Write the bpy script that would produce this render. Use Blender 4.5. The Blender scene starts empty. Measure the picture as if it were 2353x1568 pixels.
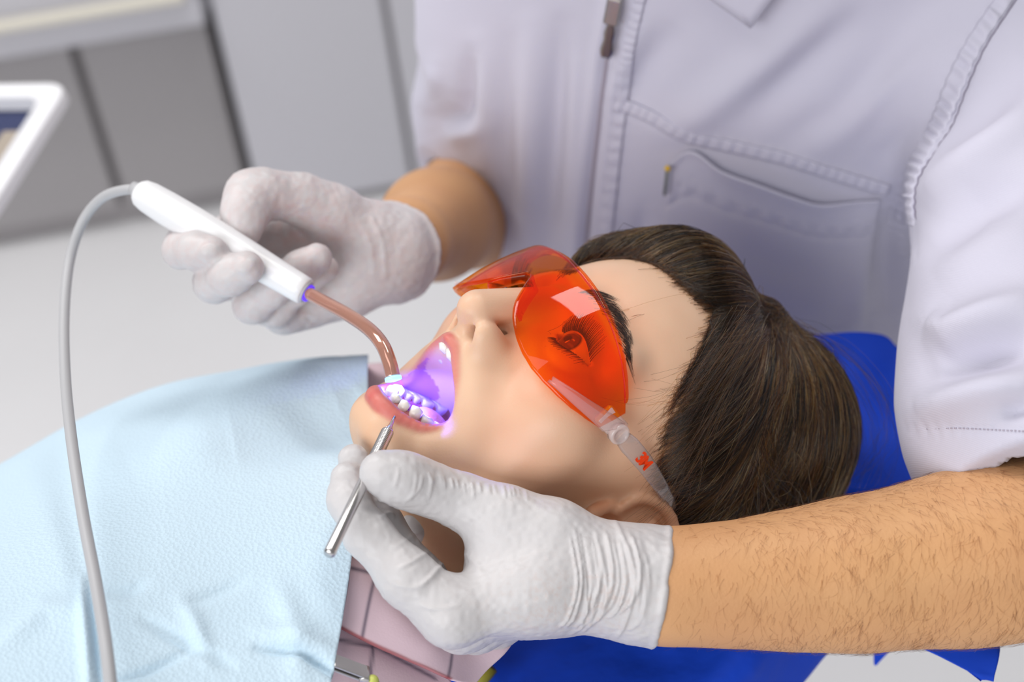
import bpy, math, random
import numpy as np
from mathutils import Vector, Matrix
random.seed(7)
RNG = np.random.default_rng(11)
SC = bpy.context.scene
COL = SC.collection

# ---------------------------------------------------------------- camera
FPX, IW, IH = 3268.0, 2353.0, 1568.0
UPC = np.array([-0.0994, 0.783, 0.614]); UPC /= np.linalg.norm(UPC)      # world up seen from the camera
_f = np.array([0, 0, -1.0]); YC = _f - UPC * (_f @ UPC); YC /= np.linalg.norm(YC)
XC = np.cross(YC, UPC)
RW = np.stack([XC, YC, UPC])                                             # camera axes -> world axes
CAMLOC = np.array([0.0, 0.0, 1.38])
cam = bpy.data.cameras.new('camera'); camo = bpy.data.objects.new('camera', cam); COL.objects.link(camo)
cam.lens = 50.0; cam.sensor_width = 36.0; cam.sensor_fit = 'HORIZONTAL'; cam.clip_start = 0.02
_m = Matrix([list(RW[i]) + [CAMLOC[i]] for i in range(3)] + [[0, 0, 0, 1]])
camo.matrix_world = _m
cam.dof.use_dof = True; cam.dof.focus_distance = 0.705; cam.dof.aperture_fstop = 4.6
SC.camera = camo
SC.cycles.transparent_max_bounces = 32; SC.cycles.max_bounces = 7; SC.cycles.diffuse_bounces = 3; SC.cycles.glossy_bounces = 3; SC.cycles.transmission_bounces = 5

# ---------------------------------------------------------------- light and exposure
world = bpy.data.worlds.new('room_light'); SC.world = world; world.use_nodes = True
_bg = world.node_tree.nodes['Background']; _bg.inputs[0].default_value = (1.0, 0.985, 0.97, 1); _bg.inputs[1].default_value = 0.22
def c2w(c):
    return np.atleast_2d(np.asarray(c, float)) @ RW.T + CAMLOC
def area_light(name, loc, target, sx, sy, power, color=(1, 1, 1)):
    l = bpy.data.lights.new(name, 'AREA'); l.shape = 'RECTANGLE'; l.size = sx; l.size_y = sy; l.energy = power; l.color = color
    o = bpy.data.objects.new(name, l); COL.objects.link(o)
    d = Vector(target) - Vector(loc); o.location = loc; o.rotation_euler = d.to_track_quat('-Z', 'Y').to_euler()
    return o
area_light('ceiling_lamp_and_fill', (0.36, 1.18, 2.6), (0.36, 1.18, 0.0), 0.36, 0.85, 9, (1.0, 0.98, 0.95)).rotation_euler = (0, 0, math.radians(28))
area_light('ceiling_lamp_and_fill', (-1.0, 1.5, 2.6), (-1.0, 1.5, 0.0), 1.15, 0.55, 21, (1.0, 0.98, 0.96))  # added fill panel, put in to brighten the floor
area_light('ceiling_lamp_and_fill', (-0.5, 0.1, 2.6), (-0.3, 0.3, 0.0), 1.15, 0.55, 4, (1.0, 0.98, 0.96))
area_light('window_light', (-1.5, -1.9, 1.95), (0.1, 0.8, 1.0), 2.6, 1.6, 62, (0.98, 0.99, 1.0))
SC.view_settings.view_transform = 'Standard'; SC.view_settings.look = 'None'
SC.view_settings.exposure = 0.20; SC.view_settings.gamma = 1.0; SC.view_settings.use_curve_mapping = False

# ---------------------------------------------------------------- placement helpers
def P(px, py, d):
    """camera-space point (metres) seen at a pixel, d metres along the optical axis"""
    return np.array([(px - IW / 2) / FPX * d, -(py - IH / 2) / FPX * d, -d])
def PX(c):
    c = np.atleast_2d(c); return np.stack([IW / 2 - FPX * c[:, 0] / c[:, 2], IH / 2 + FPX * c[:, 1] / c[:, 2]], 1)
def rodr(r):
    r = np.asarray(r, float); t = np.linalg.norm(r); k = r / (t + 1e-12)
    K = np.array([[0, -k[2], k[1]], [k[2], 0, -k[0]], [-k[1], k[0], 0]])
    return np.eye(3) + math.sin(t) * K + (1 - math.cos(t)) * K @ K
HR = rodr([0.14107174, 1.8639389, 0.78867543]); HT = np.array([0.02022786, -0.05967207, -0.77817405])
def h2c(L):                      # head millimetres (x patient's right, y face forward, z crown) -> camera metres
    return np.atleast_2d(np.asarray(L, float)) / 1000 @ HR.T + HT
def c2h(c):
    return (np.atleast_2d(np.asarray(c, float)) - HT) @ HR * 1000
def h2w(L): return c2w(h2c(L))

# ---------------------------------------------------------------- objects
def tag(o, label=None, cat=None, group=None, kind=None):
    if label: o['label'] = label
    if cat: o['category'] = cat
    if group: o['group'] = group
    if kind: o['kind'] = kind
    return o
def empty(name, loc_w, label=None, cat=None, group=None):
    o = bpy.data.objects.new(name, None); COL.objects.link(o); o.location = loc_w; o.empty_display_size = 0.02
    return tag(o, label, cat, group)
def setparent(o, parent):
    if parent is not None:
        o.parent = parent; bpy.context.view_layer.update() if False else None
        o.matrix_parent_inverse = Matrix.Translation(-Vector(parent.location)) if parent.parent is None else (parent.matrix_parent_inverse.copy())
def mesh_obj(name, V, Fc, mat, parent=None, smooth=True, cols=None, origin=None):
    """V in world metres; the object's origin is put at its base unless parented"""
    V = np.asarray(V, float)
    me = bpy.data.meshes.new(name)
    if origin is None: origin = np.array([V[:, 0].mean(), V[:, 1].mean(), V[:, 2].min()]) if parent is None else np.zeros(3)
    if parent is not None: origin = np.array(parent.get('_o', (0, 0, 0)))
    W_ = V - origin
    if isinstance(Fc, np.ndarray):
        n, k = Fc.shape
        me.vertices.add(len(W_)); me.vertices.foreach_set('co', W_.astype(np.float32).ravel())
        me.loops.add(n * k); me.loops.foreach_set('vertex_index', Fc.astype(np.int32).ravel())
        me.polygons.add(n); me.polygons.foreach_set('loop_start', np.arange(0, n * k, k, dtype=np.int32))
        me.update(calc_edges=True)
    else:
        me.from_pydata([tuple(v) for v in W_], [], [tuple(int(i) for i in f) for f in Fc]); me.update()
    me.polygons.foreach_set('use_smooth', np.full(len(me.polygons), smooth, dtype=bool))
    if cols is not None:
        a = me.color_attributes.new('col', 'FLOAT_COLOR', 'POINT')
        c4 = np.ones((len(W_), 4), np.float32); c4[:, :3] = cols
        a.data.foreach_set('color', c4.ravel())
    me.materials.append(mat)
    o = bpy.data.objects.new(name, me); COL.objects.link(o)
    o['_o'] = [float(v) for v in origin]
    if parent is None: o.location = origin
    else: o.parent = parent
    return o
def root(name, base_w, label, cat, group=None):
    o = bpy.data.objects.new(name, None); COL.objects.link(o); o.location = base_w; o.empty_display_size = 0.02
    o['_o'] = [float(v) for v in base_w]
    return tag(o, label, cat, group)

# ---------------------------------------------------------------- simple mesh makers (any space)
def catmull(pts, n):
    """resample a polyline (N,k) as a Catmull-Rom spline with n samples"""
    p = np.asarray(pts, float); m = len(p)
    q = np.vstack([2 * p[0] - p[1], p, 2 * p[-1] - p[-2]])
    t = np.linspace(0, m - 1 - 1e-9, n); i = t.astype(int); f = (t - i)[:, None]
    a, b, c, d = q[i], q[i + 1], q[i + 2], q[i + 3]
    return 0.5 * (2 * b + (c - a) * f + (2 * a - 5 * b + 4 * c - d) * f ** 2 + (3 * b - a - 3 * c + d) * f ** 3)
def frames(path):
    T = np.gradient(path, axis=0); T /= np.linalg.norm(T, axis=1)[:, None] + 1e-12
    n = np.cross(T[0], [0.31, 0.52, 0.79]); n /= np.linalg.norm(n)
    N = []
    for t in T:
        n = n - t * (n @ t); n /= np.linalg.norm(n); N.append(n)
    N = np.array(N); return T, N, np.cross(T, N)
def tube(path, radii, seg=16, caps=True, flat=None):
    """flat: (axis vector, scale) squashes the section along an axis"""
    path = np.asarray(path, float); r = np.broadcast_to(np.asarray(radii, float), (len(path),))
    T, N, B = frames(path)
    a = np.linspace(0, 2 * math.pi, seg, endpoint=False)
    off = (np.cos(a)[None, :, None] * N[:, None] + np.sin(a)[None, :, None] * B[:, None]) * r[:, None, None]
    if flat is not None:
        ax = np.asarray(flat[0], float); ax /= np.linalg.norm(ax)
        off = off - (off @ ax)[..., None] * ax * (1 - flat[1])
    V = (path[:, None] + off).reshape(-1, 3); F = []
    for i in range(len(path) - 1):
        for j in range(seg):
            k = (j + 1) % seg
            F.append((i * seg + j, i * seg + k, (i + 1) * seg + k, (i + 1) * seg + j))
    if caps:
        F.append(tuple(range(seg - 1, -1, -1))); F.append(tuple((len(path) - 1) * seg + j for j in range(seg)))
    return V, F
def lathe(a, b, prof, seg=32):
    """profile [(t along a->b in metres, radius)]"""
    a = np.asarray(a, float); b = np.asarray(b, float); d = (b - a) / np.linalg.norm(b - a)
    path = np.array([a + d * t for t, _ in prof]); n = np.cross(d, [0.31, 0.52, 0.79]); n /= np.linalg.norm(n); m = np.cross(d, n)
    an = np.linspace(0, 2 * math.pi, seg, endpoint=False); ring = np.cos(an)[:, None] * n + np.sin(an)[:, None] * m
    V = (path[:, None] + ring[None] * np.array([r for _, r in prof])[:, None, None]).reshape(-1, 3); F = []
    for i in range(len(prof) - 1):
        for j in range(seg):
            k = (j + 1) % seg; F.append((i * seg + j, i * seg + k, (i + 1) * seg + k, (i + 1) * seg + j))
    F.append(tuple(range(seg - 1, -1, -1))); F.append(tuple((len(prof) - 1) * seg + j for j in range(seg)))
    return V, F
def merge(parts):
    V = []; F = []; n = 0
    for v, f in parts:
        V.append(v); F += [tuple(i + n for i in q) for q in f]; n += len(v)
    return np.vstack(V), F
def box(c, ax, half, bev=0.0):
    """box with axes ax (3 rows) and half sizes; bev = chamfer"""
    c = np.asarray(c, float); ax = np.asarray(ax, float); h = np.asarray(half, float)
    V = []; F = []
    import itertools
    if bev <= 0:
        for s in itertools.product((-1, 1), repeat=3): V.append(c + (np.array(s) * h) @ ax)
        F = [(0, 1, 3, 2), (4, 6, 7, 5), (0, 4, 5, 1), (2, 3, 7, 6), (0, 2, 6, 4), (1, 5, 7, 3)]
        return np.array(V), F
    idx = {}
    for s in itertools.product((-1, 1), repeat=3):
        for k in range(3):
            q = np.array(s) * h; e = h - bev
            q2 = np.array([s[i] * (h[i] if i == k else e[i]) for i in range(3)])
            idx[(s, k)] = len(V); V.append(c + q2 @ ax)
    for k in range(3):
        i, j = [a for a in range(3) if a != k]
        for sg in (-1, 1):
            quad = []
            for a, b in ((-1, -1), (1, -1), (1, 1), (-1, 1)):
                s = [0, 0, 0]; s[k] = sg; s[i] = a; s[j] = b; quad.append(idx[(tuple(s), k)])
            F.append(tuple(quad))
    for k in range(3):
        i, j = [a for a in range(3) if a != k]
        for a in (-1, 1):
            for b in (-1, 1):
                s0 = [0, 0, 0]; s0[i] = a; s0[j] = b; s1 = list(s0); s0[k] = -1; s1[k] = 1
                F.append((idx[(tuple(s0), i)], idx[(tuple(s1), i)], idx[(tuple(s1), j)], idx[(tuple(s0), j)]))
    for s in itertools.product((-1, 1), repeat=3): F.append(tuple(idx[(s, k)] for k in range(3)))
    V = np.array(V); cc = V.mean(0); F2 = []
    for f in F:
        n = np.cross(V[f[1]] - V[f[0]], V[f[2]] - V[f[0]])
        F2.append(f if n @ (V[list(f)].mean(0) - cc) > 0 else f[::-1])
    return V, F2

# ---------------------------------------------------------------- signed-distance sculpting
def smin(a, b, k):
    h = np.maximum(k - np.abs(a - b), 0) / k
    return np.minimum(a, b) - h * h * k * 0.25
def smax(a, b, k): return -smin(-a, -b, k)
def sph(p, c, r): return np.linalg.norm(p - np.asarray(c, p.dtype), axis=1) - r
def ell(p, c, r, R=None):
    q = p - np.asarray(c, p.dtype)
    if R is not None: q = q @ np.asarray(R, p.dtype).T          # rows of R are the ellipsoid's axes
    r = np.asarray(r, p.dtype); k0 = np.linalg.norm(q / r, axis=1); k1 = np.linalg.norm(q / (r * r), axis=1) + 1e-9
    return k0 * (k0 - 1) / k1
def rc(p, a, b, ra, rb, sq=None):
    """round cone; sq = (unit axis, factor): section widened along an axis"""
    a = np.asarray(a, p.dtype); b = np.asarray(b, p.dtype); ba = b - a; pa = p - a
    t = np.clip(pa @ ba / (ba @ ba), 0, 1)
    v = pa - t[:, None] * ba
    if sq is not None:
        ax = np.asarray(sq[0], p.dtype); v = v - (v @ ax)[:, None] * ax * (1 - 1 / sq[1])
    return np.linalg.norm(v, axis=1) - (ra + t * (rb - ra))
def chain(p, pts, rad, k, sq=None, m=None):
    """smooth chain of round cones; with m only points within m of its box are measured"""
    if m is not None:
        A = np.asarray(pts, p.dtype); R_ = float(np.max(rad)) + m
        msk = ((p > A.min(0) - R_) & (p < A.max(0) + R_)).all(1)
        out = np.full(len(p), R_, p.dtype)
        if msk.any(): out[msk] = chain(p[msk], pts, rad, k, sq)
        return out
    d = None
    for i in range(len(pts) - 1):
        e = rc(p, pts[i], pts[i + 1], rad[i], rad[i + 1], sq)
        d = e if d is None else smin(d, e, k)
    return d
def rbox(p, c, ax, half, r):
    q = np.abs((p - np.asarray(c, p.dtype)) @ np.asarray(ax, p.dtype).T) - (np.asarray(half, p.dtype) - r)
    return np.linalg.norm(np.maximum(q, 0), axis=1) + np.minimum(q.max(1), 0) - r
def sdf_mesh(f, lo, hi, h, B=8, lip=1.7, newton=2):
    lo = np.asarray(lo, float); hi = np.asarray(hi, float)
    nb = np.ceil((hi - lo) / (h * B)).astype(int); n = nb * B
    G = np.empty(tuple(n), np.float32)
    bi = np.stack(np.meshgrid(*[np.arange(k) for k in nb], indexing='ij'), -1).reshape(-1, 3)
    ctr = (lo + (bi * B + (B - 1) / 2) * h).astype(np.float32)
    fc = f(ctr); act = np.abs(fc) < h * B * 0.87 * lip
    G8 = G.reshape(nb[0], B, nb[1], B, nb[2], B)
    G8[:] = fc.reshape(tuple(nb))[:, None, :, None, :, None]
    loc = np.stack(np.meshgrid(*[np.arange(B)] * 3, indexing='ij'), -1).reshape(-1, 3)
    A = bi[act]
    for s in range(0, len(A), 400):
        a = A[s:s + 400]
        pts = (lo + (a[:, None] * B + loc[None]) * h).astype(np.float32).reshape(-1, 3)
        v = f(pts).reshape(len(a), B, B, B)
        G8[a[:, 0], :, a[:, 1], :, a[:, 2], :] = v
    S = G < 0
    nx, ny, nz = n
    cnt = np.zeros((nx - 1, ny - 1, nz - 1), np.int8)
    for dx in (0, 1):
        for dy in (0, 1):
            for dz in (0, 1): cnt += S[dx:nx - 1 + dx, dy:ny - 1 + dy, dz:nz - 1 + dz]
    cells = np.argwhere((cnt > 0) & (cnt < 8))
    cid = np.full(cnt.shape, -1, np.int32); cid[tuple(cells.T)] = np.arange(len(cells))
    acc = np.zeros((len(cells), 3)); num = np.zeros(len(cells))
    cs = [(a, b, c) for a in (0, 1) for b in (0, 1) for c in (0, 1)]
    for i, a in enumerate(cs):
        for b in cs[i + 1:]:
            if sum(abs(x - y) for x, y in zip(a, b)) != 1: continue
            va = G[tuple((cells + a).T)]; vb = G[tuple((cells + b).T)]
            m = (va < 0) != (vb < 0); t = va[m] / (va[m] - vb[m])
            acc[m] += np.array(a) + t[:, None] * (np.array(b) - np.array(a)); num[m] += 1
    V = lo + (cells + acc / num[:, None]) * h
    Fs = []
    for ax in range(3):
        u, w = (ax + 1) % 3, (ax + 2) % 3
        sl0 = [slice(1, -1)] * 3; sl1 = [slice(1, -1)] * 3
        sl0[ax] = slice(0, -1); sl1[ax] = slice(1, None)
        e = np.argwhere(S[tuple(sl0)] != S[tuple(sl1)])
        if not len(e): continue
        off = np.ones(3, int); off[ax] = 0; e = e + off
        ins = S[tuple(e.T)]
        du = np.zeros(3, int); du[u] = 1; dw = np.zeros(3, int); dw[w] = 1
        def gid(c):
            ok = np.all((c >= 0) & (c < np.array(cid.shape)), axis=1)
            r = np.full(len(c), -1); r[ok] = cid[tuple(c[ok].T)]; return r
        q = np.stack([gid(e - du - dw), gid(e - dw), gid(e), gid(e - du)], 1)
        q[~ins] = q[~ins][:, ::-1]
        Fs.append(q[(q >= 0).all(1)])
    Fq = np.vstack(Fs)
    for _ in range(newton):
        V = V.astype(np.float32); e = h * 0.5
        g = np.stack([f(V + np.eye(3, dtype=np.float32)[i] * e) - f(V - np.eye(3, dtype=np.float32)[i] * e) for i in range(3)], 1) / (2 * e)
        d = f(V); st = np.clip(d / np.maximum((g * g).sum(1), 0.2), -h * .6, h * .6)
        V = V - st[:, None] * g
    return V.astype(float), Fq
def sdf_grad(f, V, e):
    V = V.astype(np.float32)
    g = np.stack([f(V + np.eye(3, dtype=np.float32)[i] * e) - f(V - np.eye(3, dtype=np.float32)[i] * e) for i in range(3)], 1)
    return g / (np.linalg.norm(g, axis=1)[:, None] + 1e-9)
def subdiv(V, Fq, f, h):
    """split every quad in four and settle the new points on the surface"""
    E_ = np.sort(np.stack([Fq, np.roll(Fq, -1, 1)], -1).reshape(-1, 2), axis=1); n = len(V)
    key = E_[:, 0].astype(np.int64) * n + E_[:, 1]; u, inv = np.unique(key, return_inverse=True)
    em = (V[u // n] + V[u % n]) / 2; fm = V[Fq].mean(1); ei = n + inv.reshape(-1, 4); fi = n + len(u) + np.arange(len(Fq))
    V2 = np.vstack([V, em, fm]); F2 = np.vstack([np.stack([Fq[:, i], ei[:, i], fi, ei[:, i - 1]], 1) for i in range(4)])
    x = V2.astype(np.float32); g = sdf_grad(f, x, h * .5); V2 = V2 - np.clip(f(x), -h, h)[:, None] * g
    return V2.astype(float), F2
def gauss(d, s): return np.exp(-(d / s) ** 2)
def polydist(q, pts):
    """distance from 2-D points q to a polyline, the parameter along it, signed side"""
    pts = np.asarray(pts, float); best = np.full(len(q), 1e9); par = np.zeros(len(q)); side = np.zeros(len(q)); L = len(pts) - 1
    for i in range(L):
        a, b = pts[i], pts[i + 1]; ba = b - a; pa = q - a
        t = np.clip(pa @ ba / (ba @ ba), 0, 1); v = pa - t[:, None] * ba; d = np.hypot(v[:, 0], v[:, 1])
        m = d < best; best[m] = d[m]; par[m] = (i + t[m]) / L; side[m] = np.sign(ba[0] * pa[m, 1] - ba[1] * pa[m, 0])
    return best, par, side
def vnormals(V, Fq):
    n = np.zeros_like(V); fn = np.cross(V[Fq[:, 2]] - V[Fq[:, 0]], V[Fq[:, 3]] - V[Fq[:, 1]])
    for i in range(4): np.add.at(n, Fq[:, i], fn)
    return n / (np.linalg.norm(n, axis=1)[:, None] + 1e-12)
def vnoise(p, seed=0):
    """smooth value noise of 3-D points, -1..1"""
    p = np.asarray(p, float); i = np.floor(p).astype(np.int64); f = p - i; f = f * f * (3 - 2 * f); out = 0
    for dx in (0, 1):
        for dy in (0, 1):
            for dz in (0, 1):
                hsh = ((i[:, 0] + dx) * 374761393 + (i[:, 1] + dy) * 668265263 + (i[:, 2] + dz) * 2147483647 + seed * 974634) & 0xffffffff
                hsh = ((hsh ^ (hsh >> 13)) * 1274126177) & 0xffffffff
                v = ((hsh ^ (hsh >> 16)) & 0xffff) / 32767.5 - 1
                out = out + v * (f[:, 0] if dx else 1 - f[:, 0]) * (f[:, 1] if dy else 1 - f[:, 1]) * (f[:, 2] if dz else 1 - f[:, 2])
    return out

# ---------------------------------------------------------------- materials
def mat(name, color=(0.8, 0.8, 0.8), rough=0.5, metal=0.0, spec=0.5, sss=0.0, sssr=(1, 0.4, 0.25), sssscale=0.004, vcol=False, bump=None, trans=0.0, ior=1.45,
        noise=None, coat=0.0, emit=None, sheen=0.0):
    """bump: list of (kind, scale, strength, distance); noise: (scale, colour2, amount)"""
    m = bpy.data.materials.new(name); m.use_nodes = True; nt = m.node_tree; b = nt.nodes['Principled BSDF']
    b.inputs['Base Color'].default_value = (*color, 1); b.inputs['Roughness'].default_value = rough; b.inputs['Metallic'].default_value = metal
    b.inputs['Specular IOR Level'].default_value = spec; b.inputs['IOR'].default_value = ior
    b.inputs['Transmission Weight'].default_value = trans; b.inputs['Coat Weight'].default_value = coat; b.inputs['Sheen Weight'].default_value = sheen
    if sss:
        b.inputs['Subsurface Weight'].default_value = sss; b.inputs['Subsurface Radius'].default_value = sssr; b.inputs['Subsurface Scale'].default_value = sssscale
    if emit: b.inputs['Emission Color'].default_value = (*emit[0], 1); b.inputs['Emission Strength'].default_value = emit[1]
    src = None; tc = nt.nodes.new('ShaderNodeTexCoord')
    if vcol:
        a = nt.nodes.new('ShaderNodeVertexColor'); a.layer_name = 'col'; src = a.outputs[0]
    if noise:
        n = nt.nodes.new('ShaderNodeTexNoise'); n.inputs['Scale'].default_value = noise[0]; n.inputs['Detail'].default_value = 4
        nt.links.new(tc.outputs['Object'], n.inputs['Vector'])
        r = nt.nodes.new('ShaderNodeMapRange'); r.inputs[1].default_value = 0.38; r.inputs[2].default_value = 0.68; r.inputs[4].default_value = noise[2]
        nt.links.new(n.outputs[0], r.inputs[0])
        mx = nt.nodes.new('ShaderNodeMix'); mx.data_type = 'RGBA'; nt.links.new(r.outputs[0], mx.inputs[0])
        if src: nt.links.new(src, mx.inputs[6])
        else: mx.inputs[6].default_value = (*color, 1)
        mx.inputs[7].default_value = (*noise[1], 1); src = mx.outputs[2]
    if src: nt.links.new(src, b.inputs['Base Color'])
    prev = None
    for kind, scale, stren, dist in (bump or []):
        if kind == 'noise':
            n = nt.nodes.new('ShaderNodeTexNoise'); n.inputs['Scale'].default_value = scale; n.inputs['Detail'].default_value = 3; out = n.outputs[0]
        elif kind == 'voro':
            n = nt.nodes.new('ShaderNodeTexVoronoi'); n.inputs['Scale'].default_value = scale; out = n.outputs[0]
        else:
            n = nt.nodes.new('ShaderNodeTexWave'); n.inputs['Scale'].default_value = scale; n.bands_direction = 'DIAGONAL' if kind == 'twill' else 'X'; out = n.outputs[1]
        nt.links.new(tc.outputs['Object'], n.inputs['Vector'])
        bp = nt.nodes.new('ShaderNodeBump'); bp.inputs['Strength'].default_value = stren; bp.inputs['Distance'].default_value = dist
        nt.links.new(out, bp.inputs['Height'])
        if prev: nt.links.new(prev, bp.inputs['Normal'])
        prev = bp.outputs[0]
    if prev: nt.links.new(prev, b.inputs['Normal'])
    return m
def hair_mat(name, melanin=0.8, red=0.4, rough=0.3, rrough=0.4, var=0.25):
    m = bpy.data.materials.new(name); m.use_nodes = True; nt = m.node_tree; nt.nodes.remove(nt.nodes['Principled BSDF'])
    h = nt.nodes.new('ShaderNodeBsdfHairPrincipled'); h.parametrization = 'MELANIN'
    h.inputs['Melanin'].default_value = melanin; h.inputs['Melanin Redness'].default_value = red
    h.inputs['Roughness'].default_value = rough; h.inputs['Radial Roughness'].default_value = rrough
    h.inputs['Random Color'].default_value = var
    nt.links.new(h.outputs[0], nt.nodes['Material Output'].inputs[0]); return m
def strands(name, paths, radius, mat_, parent, tip=0.25):
    """paths (N,k,3) world metres -> one hair-curves object"""
    paths = np.asarray(paths, float); N, k, _ = paths.shape; o0 = np.array(parent['_o'])
    cu = bpy.data.hair_curves.new(name); cu.add_curves([k] * N)
    cu.attributes['position'].data.foreach_set('vector', (paths - o0).astype(np.float32).ravel())
    rad = cu.attributes.get('radius') or cu.attributes.new('radius', 'FLOAT', 'POINT')
    r = np.asarray(radius, float); r = np.broadcast_to(r.reshape(-1, 1) if r.ndim else r, (N, 1)) * np.linspace(1, tip, k)[None] if np.ndim(tip) == 0 else r * tip
    rad.data.foreach_set('value', np.ascontiguousarray(r, np.float32).ravel())
    cu.materials.append(mat_)
    o = bpy.data.objects.new(name, cu); COL.objects.link(o); o.parent = parent
    return o
# ================================================================ the room
FLOORM = mat('pale_floor', (0.84, 0.84, 0.86), rough=0.45, noise=(2.2, (0.78, 0.78, 0.80), 0.6))
CABM = mat('cabinet_laminate', (0.53, 0.525, 0.57), rough=0.45)
CABD = mat('cabinet_laminate_shaded', (0.34, 0.325, 0.335), rough=0.5)  # same laminate, darkened for the shade below the drawer unit
WALLM = mat('wall_paint', (0.70, 0.70, 0.72), rough=0.7)
def wbox(name, lo, hi, m, parent=None, bev=0.003, **k):
    lo = np.array(lo, float); hi = np.array(hi, float); v, f = box((lo + hi) / 2, np.eye(3), (hi - lo) / 2, bev); return mesh_obj(name, v, f, m, parent, smooth=False, **k)
ca, sa = math.cos(math.atan2(.101, .995)), math.sin(math.atan2(.101, .995)); CO = np.array([-0.866, 2.205, 0.0])
def cbox(name, u0, u1, w0, w1, z0, z1, m, parent=None, bev=0.004):
    """box in cabinet coordinates: u along the front, w back from the front plane"""
    A = np.array([[ca, sa, 0], [-sa, ca, 0], [0, 0, 1.0]])
    c = CO + A[0] * (u0 + u1) / 2 + A[1] * (w0 + w1) / 2 + np.array([0, 0, (z0 + z1) / 2])
    v, f = box(c, A, ((u1 - u0) / 2, (w1 - w0) / 2, (z1 - z0) / 2), bev); return mesh_obj(name, v, f, m, parent, smooth=False)
tag(wbox('floor', (-4, -3, -0.06), (4, 4.4, 0.0), FLOORM, bev=0), kind='structure')
tag(cbox('wall_back', -3.2, 4.2, 0.66, 0.76, 0.0, 2.8, WALLM, bev=0), kind='structure')
GAP = mat('cabinet_gap', (0.36, 0.34, 0.35), rough=.7)
def cab_root(u, label): return root('cabinet', tuple(CO + np.array([ca, sa, 0]) * u), label, 'cabinet', 'floor cabinets along the wall')
# recessed doors under the drawer unit
c1 = cab_root(-.5, 'grey cabinet with recessed doors under the handled drawer')
cbox('carcass', -1.30, .425, .06, .62, .0, .40, GAP, c1)
for a, b in ((-1.30, -.66), (-.65, .19), (.205, .424)): cbox('door', a, b, .030, .058, .045, .395, CABD, c1)
c2 = cab_root(-.4, 'grey drawer unit with a long cream handle')
cbox('carcass', -1.30, .44, .0, .62, .405, .80, CABM, c2)
d_ = cbox('drawer', -1.29, .43, -.045, .0, .40, .58, CABM, c2)
cbox('handle', .085, .50 - .09, -.075, -.05, .455, .472, mat('cream_handle', (.66, .63, .55), rough=.4), d_)
cbox('drawer', -1.29, .43, -.045, .0, .59, .79, CABM, c2)
c3 = cab_root(.6, 'tall plain grey cabinet standing right of the drawer unit')
cbox('carcass', .444, 1.9, .0, .62, .0, .80, GAP, c3)
for a, b in ((.444, .722), (.732, 1.06), (1.07, 1.48), (1.49, 1.9)): cbox('door', a, b, -.022, .0, .02, .80, CABM, c3)
tag(cbox('worktop', -1.30, 1.92, -.06, .64, .802, .84, mat('worktop_white', (.8, .8, .8), rough=.3)), 'white worktop along the grey cabinets', 'worktop')
# ---------------------------------------------------------------- instrument tray at the side of the chair
tray = root('instrument_tray', tuple(np.r_[c2w(P(-330, 420, 1.22))[0][:2], 0.0]), 'white-rimmed instrument tray with dark lining at the picture\'s edge', 'tray')
TW = mat('tray_white', (.84, .84, .88), rough=.35); ring = []
A_, B_, C_, D_ = P(-300, 195, 1.30), P(160, 188, 1.22), P(-45, 515, 1.12), P(-520, 560, 1.18)
def rounded(pts, r, n=8):
    out = []; m = len(pts)
    for i in range(m):
        p0, p1, p2 = pts[i - 1], pts[i], pts[(i + 1) % m]; a = p1 + (p0 - p1) / np.linalg.norm(p0 - p1) * r; b = p1 + (p2 - p1) / np.linalg.norm(p2 - p1) * r
        for t in np.linspace(0, 1, n): out.append((1 - t) ** 2 * a + 2 * t * (1 - t) * p1 + t * t * b)
    return np.array(out)
ctr = (A_ + B_ + C_ + D_) / 4; nrm = np.cross(B_ - A_, D_ - A_); nrm /= np.linalg.norm(nrm); nrm = nrm if nrm @ UPC > 0 else -nrm
o_ = rounded([A_, B_, C_, D_], .022); i_ = rounded([ctr + (p - ctr) * .80 for p in (A_, B_, C_, D_)], .018); n_ = len(o_)
rings = [o_ - nrm * .012, o_ - nrm * .002, o_ * .99 + ctr * .01, i_ * .98 + o_ * .02, i_ - nrm * .004, i_ - nrm * .016]
V = np.vstack(rings); F = [(a * n_ + j, a * n_ + (j + 1) % n_, (a + 1) * n_ + (j + 1) % n_, (a + 1) * n_ + j) for a in range(5) for j in range(n_)]
mesh_obj('rim', c2w(V), F, TW, tray)
V = np.vstack([i_ - nrm * .016, i_ - nrm * .019]); mesh_obj('lining', c2w(V), [tuple(range(n_)), tuple(range(2 * n_ - 1, n_ - 1, -1))] + [(j, (j + 1) % n_, n_ + (j + 1) % n_, n_ + j) for j in range(n_)], mat('tray_lining', (.02, .03, .10), rough=.4), tray, smooth=False)
e1 = (C_ - B_) / np.linalg.norm(C_ - B_); e2 = np.cross(nrm, e1)
v, f = box(B_ + (C_ - B_) * .32 + (ctr - B_) * .33 - nrm * .010, np.stack([e1, e2, nrm]), (.030, .010, .005), .002); mesh_obj('divider', c2w(v), f, mat('tray_steel', (.42, .36, .30), rough=.35, metal=.3), tray, smooth=False)
b_w = c2w(ctr - nrm * .02)[0]; fl = np.array([b_w[0] - .50, b_w[1] - .05, 0.0])
v, f = tube(catmull(np.array([b_w, b_w + [-.22, -.02, -.02], b_w + [-.42, -.04, -.06], [fl[0], fl[1], b_w[2] - .25], [fl[0], fl[1], .3], fl]), 24), .02, 14); mesh_obj('stand', v, f, TW, tray)
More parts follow.
